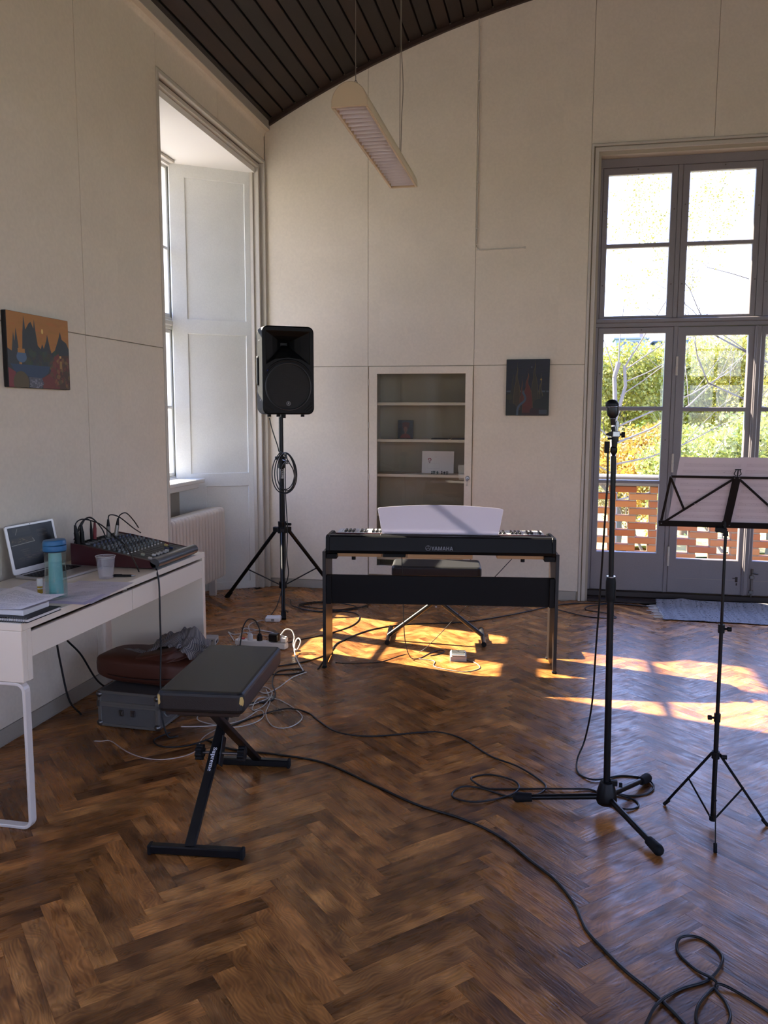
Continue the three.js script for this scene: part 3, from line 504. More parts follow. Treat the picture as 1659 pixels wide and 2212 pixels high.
// column radiator under the window
{
  const r = thing('column_radiator', 'white column radiator standing under the window in the left niche', 'radiator', [-2.735, 0, -5.76]);
  const n = 20, pitch = 0.0565, white = std('#d8cfc4', 0.38), prof = [];
  const half = roundRect(0.15, 0.585, 0.035, 6);
  const geo = ext(half, 0.039, 0.0135, [], 3).rotateY(PI / 2).translate(-0.0195, 0, 0).rotateY(PI / 2); plain(geo);
  for (let i = 0; i < n; i++) { const m = part(r, 'column', geo, white); m.position.set(0, 0.435, -0.575 + i * pitch); }
  part(r, 'connecting_pipe', [rod([0, 0.2, -0.6], [0, 0.2, 0.52], 0.02), rod([0, 0.68, -0.6], [0, 0.68, 0.52], 0.02)], white);
  part(r, 'foot', span(-0.03, 0.03, 0, 0.15, -0.5, -0.47, 0.004), white); part(r, 'foot', span(-0.03, 0.03, 0, 0.15, 0.35, 0.38, 0.004), white);
}
// ---------------------------------------------------------------- digital piano on its stand
const PX = -0.632, PZ = -4.649, PT = rad(7.82);
{
  const k = thing('digital_piano', 'black digital piano seen from behind with a frosted music rest, resting on a dark stand', 'piano', [PX, 0.688, PZ], PT);
  const plastic = phys('#0b0b0c', 0.46, { specularIntensity: 0.4, bumpMap: repeatOf(roughGrain, 12), bumpScale: 0.0002 });
  // body: rear housing, key bed and two end cheeks
  const rear = [[-0.125, 0.002], [-0.006, 0.002], [0, 0.02], [-0.012, 0.098], [-0.022, 0.106], [-0.12, 0.101]]; // (z, y)
  const body = ext(rear.map(([z, y]) => [-z, y]).reverse(), 1.29, 0.003).rotateY(PI / 2).translate(-0.645, 0, 0);
  part(k, 'body', [body, span(-0.645, 0.645, 0.002, 0.072, -0.292, -0.12, 0.004)], plastic);
  for (const s of [-1, 1]) part(k, 'end_cheek', ext([[0.295, 0.0], [0.295, 0.085], [0.25, 0.102], [0.02, 0.108], [0.004, 0.1], [-0.004, 0.02], [0.004, 0.0]], 0.024, 0.004).rotateY(PI / 2).translate(s > 0 ? 0.64 : -0.664, 0, 0), plastic);
  // keys
  const white = std('#d9d6d2', 0.3), blk = std('#0c0c0d', 0.35), wk = plain(box(0.0217, 0.02, 0.15, 0, 0, 0, 0.001)), bk = plain(box(0.0115, 0.014, 0.095, 0, 0, 0, 0.0015));
  k.userData.fastNames = {};
  for (let i = 0; i < 52; i++) { const m = part(k, 'white_key', wk, white); m.position.set(0.61 - (i + 0.5) * 0.02346, 0.1, -0.203); const note = i % 7; if (i < 51 && [0, 2, 3, 5, 6].includes(note)) { const b = part(k, 'black_key', bk, blk); b.position.set(0.61 - (i + 1) * 0.02346, 0.113, -0.176); } }
  part(k, 'felt_strip', span(-0.62, 0.62, 0.1, 0.106, -0.127, -0.12, 0.001), std('#4d1d22', 0.9));
  // bottom board and vents, feet
  part(k, 'bottom_board', [span(-0.6, -0.34, -0.022, 0.002, -0.27, -0.035, 0.003), span(-0.19, 0.19, -0.026, 0.002, -0.27, -0.03, 0.003), span(0.33, 0.6, -0.022, 0.002, -0.27, -0.035, 0.003)], std('#b58a5c', 0.6));
  part(k, 'vent_slot', [-0.53, -0.5, -0.47, -0.44].map((x) => span(x, x + 0.018, -0.0235, -0.021, -0.06, -0.045, 0.0005)).concat([-0.13, 0.05, 0.09, 0.14].map((x) => span(x, x + 0.022, -0.0275, -0.025, -0.06, -0.045, 0.0005))), M.blackMatte);
  for (const x of [-0.505, 0.48]) part(k, 'rubber_foot', cyl(0.012, 0.012, 0.022, x, -0.03, -0.05), M.rubber);
  part(k, 'socket_panel', span(-0.33, -0.2, -0.02, 0.002, -0.09, -0.02, 0.002), M.blackMatte);
  // music rest
  const acr = phys('#cdcad6', 0.55, { transmission: 0.4, thickness: 0, ior: 1.45, clearcoat: 0.4, side: THREE.DoubleSide });
  const rest = [[-0.34, 0.0], [0.34, 0.0], [0.366, 0.158], [0.36, 0.164]]; for (let i = 0; i <= 12; i++) { const x = 0.352 - (0.704 * i) / 12; rest.push([x, 0.166 + 0.018 * (1 - (x / 0.352) ** 2)]); } rest.push([-0.36, 0.164], [-0.366, 0.158]);
  const rg = part(k, 'music_rest', ext(rest, 0.003, 0.0008).rotateX(0.1).translate(0, 0.1, -0.1), acr);
  part(rg, 'ledge', span(-0.335, 0.335, 0.1, 0.122, -0.135, -0.1, 0.002), phys('#e4e2ea', 0.4, { transmission: 0.5, thickness: 0 }));
  part(k, 'rest_socket', [span(-0.35, 0.35, 0.098, 0.108, -0.105, -0.06, 0.003)], plastic);
  // name on the rear face
  const logo = canvasTex(768, 160, (x, w, h) => {
    x.clearRect(0, 0, w, h); x.strokeStyle = x.fillStyle = '#77777c'; x.lineWidth = 9; x.beginPath(); x.arc(82, 80, 66, 0, 7); x.stroke();
    for (let i = 0; i < 3; i++) { x.save(); x.translate(82, 80); x.rotate((i * 2 * Math.PI) / 3); x.fillRect(-3, -60, 6, 62); x.lineWidth = 5; x.beginPath(); x.moveTo(-9, -58); x.lineTo(-9, -36); x.arc(0, -34, 9, Math.PI, 0, true); x.lineTo(9, -58); x.stroke(); x.restore(); }
    x.font = 'bold 142px sans-serif'; x.textBaseline = 'middle'; const tw = x.measureText('YAMAHA').width; x.save(); x.translate(170, 86); x.scale(580 / tw, 1); x.fillText('YAMAHA', 0, 0); x.restore();
  });
  const lg = new THREE.PlaneGeometry(0.165, 0.0344).rotateX(-0.152).translate(-0.003, 0.04, -0.0022); lg.userData.keepUV = true;
  part(k, 'maker_lettering', lg, std('#ffffff', 0.5, { map: logo, transparent: true }));
}
{
  const s = thing('piano_stand', 'dark wooden stand with two side panels and a wide cross board under the digital piano', 'stand', [PX, 0, PZ], PT);
  const dark = phys('#0c0a0a', 0.5, { specularIntensity: 0.35 }), side = phys('#1a1210', 0.36, { specularIntensity: 0.8 });
  for (const sg of [-1, 1]) {
    const x0 = sg < 0 ? -0.683 : 0.665, x1 = x0 + 0.018;
    const p = part(s, 'side_panel', [span(x0, x1, 0.012, 0.7, -0.3, -0.004, 0.002)], side);
    part(p, 'edge_band', span(x0 - 0.0005, x1 + 0.0005, 0.012, 0.7, -0.005, 0.0, 0.001), std('#0c0a0a', 0.4));
    part(p, 'foot_cap', [span(x0 - 0.006, x1 + 0.004, 0, 0.012, -0.02, 0.006, 0.003), span(x0 - 0.006, x1 + 0.004, 0, 0.012, -0.3, -0.275, 0.003)], M.rubber);
  }
  part(s, 'cross_board', span(-0.664, 0.664, 0.386, 0.557, -0.05, -0.032, 0.002), dark);
  for (const x of [-0.664, 0.634]) part(s, 'bracket', span(x, x + 0.03, 0.386, 0.557, -0.032, -0.008, 0.002), M.blackMatte);
  for (const x of [-0.664, 0.6]) part(s, 'shelf_bracket', span(x, x + 0.064, 0.655, 0.686, -0.26, -0.012, 0.003), M.blackMatte);
}
// stool behind the piano
{
  const s = thing('piano_stool', 'low black padded X-frame stool standing behind the digital piano', 'stool', [PX - 0.02, 0, PZ], PT);
  const stM = phys('#37352f', 0.36, { metalness: 0.85 }), zc = -0.7, pad = ext(roundRect(0.585, 0.29, 0.03, 5), 0.075, 0.018, [], 3).rotateX(-PI / 2).translate(0, 0.44, zc);
  part(s, 'seat', pad, phys('#141416', 0.5, { bumpMap: repeatOf(roughGrain, 9), bumpScale: 0.0004 }));
  part(s, 'seat_base', span(-0.28, 0.28, 0.425, 0.442, zc - 0.13, zc + 0.13), std('#2b1c14', 0.7));
  for (const x of [-0.315, 0.312]) { const f = part(s, 'foot_bar', rod([x, 0.017, zc - 0.185], [x, 0.017, zc + 0.185], 0.0155, 0.0155, 18), M.steel); part(f, 'end_plug', [rod([x, 0.017, zc - 0.192], [x, 0.017, zc - 0.178], 0.017), rod([x, 0.017, zc + 0.178], [x, 0.017, zc + 0.192], 0.017)], M.rubber); }
  part(s, 'leg', rod([-0.315, 0.03, zc + 0.06], [0.2, 0.43, zc + 0.06], 0.014), stM);
  part(s, 'leg', rod([0.312, 0.03, zc + 0.02], [-0.2, 0.43, zc + 0.02], 0.014), stM);
  part(s, 'pivot', rod([0, 0.235, zc - 0.11], [0, 0.235, zc + 0.08], 0.007), M.chrome);
}
// sustain pedal
{
  const p = thing('foot_switch', 'small grey foot switch pedal on the sunlit floor under the piano', 'pedal', [-0.545, 0, -4.9], rad(8));
  part(p, 'case', ext([[-0.045, 0], [0.045, 0], [0.045, 0.028], [-0.045, 0.04]], 0.1, 0.003).rotateY(-PI / 2).translate(0.05, 0, 0), std('#8d8b89', 0.5));
  part(p, 'tread', rotX(span(-0.044, 0.044, 0.036, 0.046, -0.04, 0.042, 0.003), 0.12), std('#a3a2a2', 0.45));
  for (let i = 0; i < 4; i++) part(p, 'grip_rib', rotX(span(-0.04, 0.04, 0.0455, 0.049, -0.03 + i * 0.018, -0.022 + i * 0.018, 0.001), 0.12), M.rubber);
}
// ---------------------------------------------------------------- bench in front
{
  const b = thing('keyboard_bench', 'black padded X-frame bench with torn corners standing in front beside the white desk', 'bench', [-1.196, 0, -2.82], rad(5.9));
  const pad = ext(roundRect(0.305, 0.585, 0.022, 4), 0.078, 0.016, [], 3).rotateX(-PI / 2).translate(0, 0.474, 0);
  const seat = part(b, 'seat', pad, M.leather);
  const torn = (x, z, s) => { const r = rng(40 + s), p = []; for (let i = 0; i < 11; i++) { const a = (2 * PI * i) / 11, q = 0.6 + 0.5 * r(); p.push([0.0085 * q * Math.cos(a), 0.02 * q * Math.sin(a)]); } return ext(p, 0.006, 0.0015).translate(0, 0, -0.0045).rotateY(s * PI / 4).translate(x, 0.522, z); };
  part(seat, 'torn_corner', torn(-0.1465, 0.287, -1), std('#c4a866', 0.9)); part(seat, 'torn_corner', torn(0.1465, 0.287, 1), std('#c4a866', 0.9));
  part(b, 'seat_base', span(-0.13, 0.13, 0.46, 0.4745, -0.27, 0.27), std('#2a1a10', 0.8));
  for (const z of [-0.22, 0.22]) part(b, 'seat_bracket', [span(-0.1, 0.1, 0.445, 0.461, z - 0.02, z + 0.02, 0.002)], M.blackMetal);
  const tubeM = phys('#0d0d0f', 0.38, { specularIntensity: 0.6 });
  for (const z of [-0.363, 0.363]) { const f = part(b, 'foot_bar', span(-0.165, 0.165, 0.004, 0.034, z - 0.015, z + 0.015, 0.004), tubeM); for (const s of [-1, 1]) part(f, 'end_plug', span(s * 0.155, s * 0.168, 0, 0.0355, z - 0.0165, z + 0.0165, 0.003), M.rubber); }
  const leg = part(b, 'leg', bar([-0.022, 0.03, 0.363], [-0.022, 0.452, -0.22], 0.036, 0.02, [1, 0, 0], 0.003), tubeM);
  part(b, 'leg', bar([0.024, 0.03, -0.363], [0.024, 0.452, 0.22], 0.036, 0.02, [1, 0, 0], 0.003), tubeM);
  part(b, 'leg', bar([-0.022 + 0.09, 0.44, -0.2], [-0.022 + 0.09, 0.452, -0.24], 0.03, 0.02), tubeM);
  const knob = (x) => { const g = []; g.push(new THREE.CylinderGeometry(0.024, 0.024, 0.022, 24).rotateZ(PI / 2).translate(x, 0.241, 0.07)); for (let i = 0; i < 8; i++) { const a = (i * PI) / 4; g.push(new THREE.CylinderGeometry(0.008, 0.008, 0.024, 10).rotateZ(PI / 2).translate(x, 0.241 + 0.022 * Math.sin(a), 0.07 + 0.022 * Math.cos(a))); } return g; };
  part(b, 'height_knob', knob(-0.078), M.blackMatte); part(b, 'height_knob', knob(0.082), M.blackMatte);
  part(b, 'pivot_bolt', rod([-0.08, 0.241, 0.07], [0.084, 0.241, 0.07], 0.006), M.steel);
  part(b, 'height_plate', [bar([0.004, 0.2, 0.09], [0.004, 0.29, 0.03], 0.004, 0.05)], tubeM);
  // the printed name on the near leg
  const txt = canvasTex(512, 128, (x, w, h) => { x.clearRect(0, 0, w, h); x.fillStyle = '#e9e9ea'; x.font = 'bold 104px serif'; x.textBaseline = 'middle'; const tw = x.measureText('Supreme').width; x.save(); x.translate(16, 66); x.scale(480 / tw, 1); x.fillText('Supreme', 0, 0); x.restore(); });
  const a = V(-0.022, 0.03, 0.363), e = V(-0.022, 0.452, -0.22), y = e.clone().sub(a).normalize(), xx = V(1, 0, 0), nrm = xx.clone().cross(y).normalize();
  const g = new THREE.PlaneGeometry(0.105, 0.024); g.userData.keepUV = true; const mid = a.clone().lerp(e, 0.455).addScaledVector(nrm, 0.0108);
  g.applyMatrix4(new THREE.Matrix4().makeBasis(y.clone().negate(), xx, nrm)).translate(mid.x + 0.002, mid.y, mid.z);
  const pl = part(leg, 'printed_name', g, std('#ffffff', 0.5, { map: txt, transparent: true }));
}
// ---------------------------------------------------------------- loudspeaker on tripod
const SX = -2.079, SZ = -6.1;
{
  const st = thing('speaker_stand', 'black tripod speaker stand in the corner by the window niche', 'stand', [SX, 0, SZ]);
  part(st, 'pole', [rod([0, 0.62, 0], [0, 1.13, 0], 0.0195), rod([0, 1.1, 0], [0, 1.47, 0], 0.0172)], M.blackMetal);
  part(st, 'lower_tube', rod([0, 0.12, 0], [0, 0.66, 0], 0.0195), M.blackMetal);
  const col = part(st, 'height_collar', [cyl(0.027, 0.027, 0.09, 0, 1.12, 0), cyl(0.03, 0.03, 0.02, 0, 1.155, 0), span(-0.05, -0.02, 1.14, 1.165, -0.012, 0.012, 0.003)], M.black);
  part(col, 'locking_pin', [rod([0.02, 1.14, 0.02], [0.055, 1.13, 0.035], 0.007), new THREE.TorusGeometry(0.014, 0.003, 8, 20).translate(0.06, 1.125, 0.036)], M.chrome);
  const lab = canvasTex(64, 128, (x, w, h) => { x.fillStyle = '#d9dadb'; x.fillRect(0, 0, w, h); x.fillStyle = '#1b1b1c'; x.fillRect(8, 10, 48, 44); x.fillStyle = '#d9dadb'; x.beginPath(); x.arc(32, 32, 14, 0, 7); x.fill(); x.fillStyle = '#1b1b1c'; x.fillRect(8, 70, 48, 8); x.fillRect(8, 90, 30, 8); });
  const lg = new THREE.CylinderGeometry(0.0202, 0.0202, 0.07, 12, 1, true, -0.75, 1.5); lg.translate(0, 1.03, 0).rotateY(0.42); lg.userData.keepUV = true; part(st, 'maker_sticker', lg, std('#cfd0d0', 0.5, { map: lab }));
  part(st, 'leg_hub', [cyl(0.036, 0.036, 0.05, 0, 0.59, 0), cyl(0.03, 0.034, 0.04, 0, 0.635, 0), span(0.03, 0.075, 0.625, 0.645, -0.01, 0.01, 0.004)], M.black);
  part(st, 'brace_collar', cyl(0.03, 0.03, 0.05, 0, 0.15, 0), M.black);
  const a0 = Math.atan2(0.327, 0.947);
  for (let i = 0; i < 3; i++) {
    const a = a0 + (i * 2 * PI) / 3, dx = Math.sin(a), dz = Math.cos(a), R = 0.515;
    const l = part(st, 'leg', rod([dx * 0.055, 0.585, dz * 0.055], [dx * R, 0.018, dz * R], 0.0145), M.blackMetal);
    part(l, 'rubber_foot', rod([dx * (R - 0.03), 0.05, dz * (R - 0.03)], [dx * (R + 0.012), 0.002, dz * (R + 0.012)], 0.018, 0.02), M.rubber);
    part(l, 'hinge_lug', [span(-0.018, 0.018, 0.57, 0.61, 0.03, 0.075, 0.003).rotateY(a)], M.black);
    part(st, 'brace', bar([dx * 0.03, 0.15, dz * 0.03], [dx * 0.335, 0.255, dz * 0.335], 0.016, 0.006, [dz, 0, -dx]), M.blackMetal);
    part(st, 'rivet', [new THREE.SphereGeometry(0.005, 8, 6).translate(dx * 0.32 + dz * 0.012, 0.262, dz * 0.32 - dx * 0.012)], M.chrome);
  }
}
{
  const s = thing('loudspeaker', 'black two-way loudspeaker with round grille and blue indicator on a tripod stand', 'loudspeaker', [SX + 0.01, 1.47, SZ - 0.02], rad(32));
  const shell = phys('#0b0c0d', 0.5, { specularIntensity: 0.45, bumpMap: repeatOf(roughGrain, 14), bumpScale: 0.0003 }), W = 0.4, Hh = 0.655;
  // moulded cabinet: rounded front shell tapering to the back
  const front = roundRect(W, Hh, 0.045, 6), g = new THREE.BufferGeometry(), pos = [];
  const secs = [[0.19, 0.985], [0.175, 1], [0.1, 1], [0.02, 0.995], [-0.1, 0.9], [-0.18, 0.7], [-0.19, 0.62]], N = front.length, P = (k, i) => [front[i % N][0] * secs[k][1], Hh / 2 + 0.02 + front[i % N][1] * (secs[k][1] * 0.35 + 0.65), secs[k][0]];
  for (let k = 0; k < secs.length - 1; k++) for (let i = 0; i < N; i++) { const a = P(k, i), b = P(k, i + 1), c = P(k + 1, i + 1), d = P(k + 1, i); pos.push(...a, ...d, ...c, ...a, ...c, ...b); }
  for (let i = 1; i < N - 1; i++) { pos.push(...P(6, 0), ...P(6, i + 1), ...P(6, i)); }
  g.setAttribute('position', new THREE.Float32BufferAttribute(pos, 3)); g.computeVertexNormals();
  part(s, 'cabinet', [g], shell);
  // front baffle with horn mouth and woofer opening
  const cy = Hh / 2 + 0.02, holeH = []; for (let i = 0; i <= 10; i++) holeH.push([-0.165 + 0.33 * (i / 10), cy + 0.075 - 0.02 * Math.sin((PI * i) / 10) * 2.2 - 0.0]); 
  const horn = [[-0.165, cy + 0.285], [-0.165, cy + 0.05], [-0.1, cy + 0.088], [0, cy + 0.102], [0.1, cy + 0.088], [0.165, cy + 0.05], [0.165, cy + 0.285]];
  const wy = cy - 0.12;
  part(s, 'front_baffle', ext(front.map(([x, y]) => [x * 0.985, cy + y * 0.985]), 0.03, 0.006, [horn.slice().reverse(), circlePts(0.171, 48, 0, wy).reverse()]).translate(0, 0, 0.162), shell);
  // horn flare: mouth to throat
  const hp = [], mouth = [[-0.165, 0.285], [0.165, 0.285], [0.165, 0.05], [0.1, 0.088], [0, 0.102], [-0.1, 0.088], [-0.165, 0.05]], throat = mouth.map(([x, y]) => [x * 0.16, 0.205 + (y - 0.205) * 0.1]);
  for (let k = 0; k < 4; k++) { const t0 = k / 4, t1 = (k + 1) / 4, e = (t) => 1 - Math.pow(1 - t, 0.55), Q = (t, i) => { const m = mouth[i % 7], h = throat[i % 7], q = e(t); return [m[0] + (h[0] - m[0]) * (1 - Math.pow(1 - t, 1.8)), cy + m[1] + (h[1] - m[1]) * (1 - Math.pow(1 - t, 1.8)), 0.182 - 0.13 * t]; }; for (let i = 0; i < 7; i++) { const a = Q(t0, i), b = Q(t0, i + 1), c = Q(t1, i + 1), d = Q(t1, i); hp.push(...a, ...d, ...c, ...a, ...c, ...b); } if (k === 3) for (let i = 1; i < 6; i++) hp.push(...Q(1, 0), ...Q(1, i + 1), ...Q(1, i)); }
  const hg = new THREE.BufferGeometry(); hg.setAttribute('position', new THREE.Float32BufferAttribute(hp, 3)); hg.computeVertexNormals();
  part(s, 'horn', hg, phys('#0c0d0f', 0.45, { specularIntensity: 0.45, side: THREE.DoubleSide }));
  part(s, 'woofer_rim', [new THREE.TorusGeometry(0.1735, 0.006, 10, 56).translate(0, wy, 0.19)], phys('#1a1b1e', 0.35));
  part(s, 'brow', [new THREE.TorusGeometry(0.196, 0.012, 8, 40, PI * 0.72).rotateZ(PI * 0.14).translate(0, wy, 0.184)], shell);
  const mesh2 = dataTex(64, 64, (u, v) => { const a = Math.hypot((u * 4) % 1 - 0.5, (v * 4) % 1 - 0.5) < 0.34 ? 0 : 1; return a; }, false);
  const gr = new THREE.CircleGeometry(0.17, 48).translate(0, wy, 0.186); part(s, 'grille', gr, std('#0a0a0b', 0.6, { bumpMap: repeatOf(mesh2, 55), bumpScale: 0.001 }));
  for (const sx of [-1, 1]) part(s, 'port', [0, 1, 2].map((i) => bar([sx * (0.115 + i * 0.022), cy - 0.305, 0.1915], [sx * (0.183), cy - 0.235 - i * 0.028, 0.1915], 0.006, 0.008, [0, 0, 1])), std('#050505', 0.8));
  const badge = canvasTex(128, 128, (x) => { x.clearRect(0, 0, 128, 128); x.fillStyle = '#8f9094'; x.beginPath(); x.arc(64, 64, 60, 0, 7); x.fill(); x.fillStyle = '#101114'; x.beginPath(); x.arc(64, 64, 50, 0, 7); x.fill(); x.fillStyle = '#8f9094'; x.beginPath(); x.moveTo(74, 22); x.lineTo(88, 34); x.lineTo(76, 50); x.lineTo(84, 62); x.lineTo(66, 102); x.lineTo(58, 78); x.lineTo(42, 72); x.lineTo(54, 62); x.lineTo(44, 50); x.lineTo(62, 46); x.lineTo(60, 30); x.fill(); });
  const bg = new THREE.CircleGeometry(0.017, 32).translate(0, wy - 0.125, 0.1875); bg.userData.keepUV = true; part(s, 'badge', bg, std('#ffffff', 0.4, { map: badge, transparent: true }));
  part(s, 'indicator_led', new THREE.SphereGeometry(0.0035, 10, 8).translate(-0.158, wy + 0.118, 0.192), std('#0a14c8', 0.4, { emissive: '#2a3cff', emissiveIntensity: 2.2 }));
  part(s, 'top_handle', [bar([-0.12, cy + 0.327, 0.06], [0.12, cy + 0.327, 0.06], 0.05, 0.014, [0, 0, 1], 0.005)], shell);
  part(s, 'side_handle', [ext(roundRect(0.04, 0.22, 0.019), 0.018, 0.006).rotateY(-PI / 2).translate(-0.196, cy, 0.06)], shell);
  part(s, 'side_bolt', [[0.22, 0.11], [-0.22, 0.13]].map(([y, z]) => new THREE.SphereGeometry(0.006, 8, 6).translate(-0.199, cy + y, z)), M.chrome);
  for (const x of [-0.13, -0.06, 0.13]) part(s, 'rubber_foot', cyl(0.014, 0.014, 0.018, x, 0.012, 0.1), M.rubber);
  part(s, 'pole_socket', cyl(0.022, 0.022, 0.04, 0, 0.012, 0), M.black);
}
// ---------------------------------------------------------------- microphone and its stand
{
  const s = thing('microphone_stand', 'tall straight black microphone stand on three rubber-tipped legs beside the coiled cable', 'stand', [0.2296, 0, -3.0845]);
  const lean = (y) => -0.0195 * (y - 0.06) / 1.29, at = (y, x = 0, z = 0) => [lean(y) + x, y, z];
  part(s, 'base', [lathe([[0.0, 0.03], [0.034, 0.03], [0.04, 0.045], [0.036, 0.075], [0.026, 0.112], [0.018, 0.118], [0, 0.118]], 0, 0, 0, 24)], M.black);
  part(s, 'lower_tube', rod(at(0.1), at(0.86), 0.0125, 0.0125, 20), M.blackMetal);
  part(s, 'upper_tube', rod(at(0.86), at(1.35), 0.0095, 0.0095, 18), M.blackMetal);
  part(s, 'clutch', [rod(at(0.815), at(0.83), 0.0165, 0.0185), rod(at(0.83), at(0.885), 0.0185, 0.0185), rod(at(0.885), at(0.905), 0.0185, 0.0155)], M.blackMatte);
  part(s, 'clutch_ring', [rod(at(0.904), at(0.908), 0.0165, 0.0165)], M.chrome);
  for (const [x, z] of [[-0.3436, 0.0015], [0.1604, 0.3035], [0.1844, -0.2895]]) {
    const d = V(x, 0, z), L = d.length(); d.normalize(); const P = (r, y) => [d.x * r, y, d.z * r];
    const l = part(s, 'leg', rod(P(0.02, 0.055), P(L - 0.03, 0.022), 0.0115, 0.0105, 16), M.blackMetal);
    part(l, 'rubber_foot', [rod(P(L - 0.065, 0.025), P(L - 0.01, 0.0205), 0.0165, 0.0195, 18), new THREE.SphereGeometry(0.0195, 16, 10).translate(d.x * (L - 0.01), 0.0198, d.z * (L - 0.01))], M.rubber);
  }
  part(s, 'set_screw', [span(0.012, 0.038, 0.104, 0.124, -0.008, 0.012, 0.002), cyl(0.009, 0.009, 0.012).rotateZ(PI / 2).translate(0.05, 0.108, 0.004)], M.blackMatte);
}
{
  const m = thing('microphone', 'black studio microphone on a chrome clamp at the top of the tall straight stand', 'microphone', [0.2101, 1.35, -3.0845]);
  const X = (px) => (px - 1326) * 0.00178, Y = (py) => (985 - py) * 0.00165;
  const head = lathe([[0, 0], [0.0085, 0.0], [0.0095, 0.024], [0.012, 0.028], [0.0195, 0.036], [0.0215, 0.052], [0.0215, 0.066], [0.019, 0.072], [0, 0.072]]).rotateZ(0.06).translate(X(1323), Y(918), 0);
  part(m, 'body', head, phys('#0c0d10', 0.4));
  part(m, 'grille_head', [new THREE.SphereGeometry(0.0235, 24, 16).scale(1, 0.86, 1).translate(X(1319.6), Y(874), 0)], phys('#17181b', 0.45, { metalness: 0.5, bumpMap: repeatOf(roughGrain, 4), bumpScale: 0.0006 }));
  part(m, 'head_ring', [new THREE.TorusGeometry(0.0232, 0.0028, 8, 32).rotateX(PI / 2).rotateZ(0.05).translate(X(1320), Y(878), 0)], M.chrome);
  part(m, 'neck_ring', [new THREE.TorusGeometry(0.0098, 0.002, 8, 24).rotateX(PI / 2).translate(X(1322.6), Y(903.5), 0)], M.chrome);
  part(m, 'cable_plug', rod([X(1323), Y(921), 0], [X(1325), Y(938), 0], 0.0075, 0.0068), M.black);
  part(m, 'clamp_block', box(0.026, 0.021, 0.026, X(1329.5), Y(937), 0.004, 0.002), phys('#b9bcc4', 0.22, { metalness: 1 }));
  part(m, 'clamp_knob', [cyl(0.0105, 0.0105, 0.012).rotateZ(PI / 2).translate(X(1343), Y(938.5), 0.004), cyl(0.004, 0.004, 0.012).rotateZ(PI / 2).translate(X(1338), Y(938), 0.004)], M.blackMatte);
  part(m, 'side_post', [rod([X(1331), Y(931), 0], [X(1331), Y(908), 0], 0.005), rod([X(1331), Y(921), 0], [X(1331), Y(911), 0], 0.0085)], M.chrome);
  part(m, 'lever', ext([[X(1322), Y(930)], [X(1322), Y(944)], [X(1309), Y(939)], [X(1309), Y(937)]].reverse(), 0.008, 0.001).translate(0, 0, -0.004), M.black);
  part(m, 'shank', [rod([X(1328), Y(943), 0], [X(1328), Y(954), 0], 0.0125), rod([X(1327), Y(954), 0], [X(1327), Y(966), 0], 0.0105, 0.0095)], M.blackMetal);
  part(m, 'threaded_nut', lathe([[0.0055, -0.002], [0.006, 0.004], [0.0125, 0.014], [0.0125, 0.028], [0.009, 0.034], [0, 0.034]], X(1326), 0, 0, 16), M.black);
  part(m, 'adapter_box', [box(0.018, 0.042, 0.018, X(1312.5), Y(966), 0, 0.002), bar([X(1313), Y(948), 0], [X(1322), Y(946), 0], 0.008, 0.008)], M.blackMatte);
}
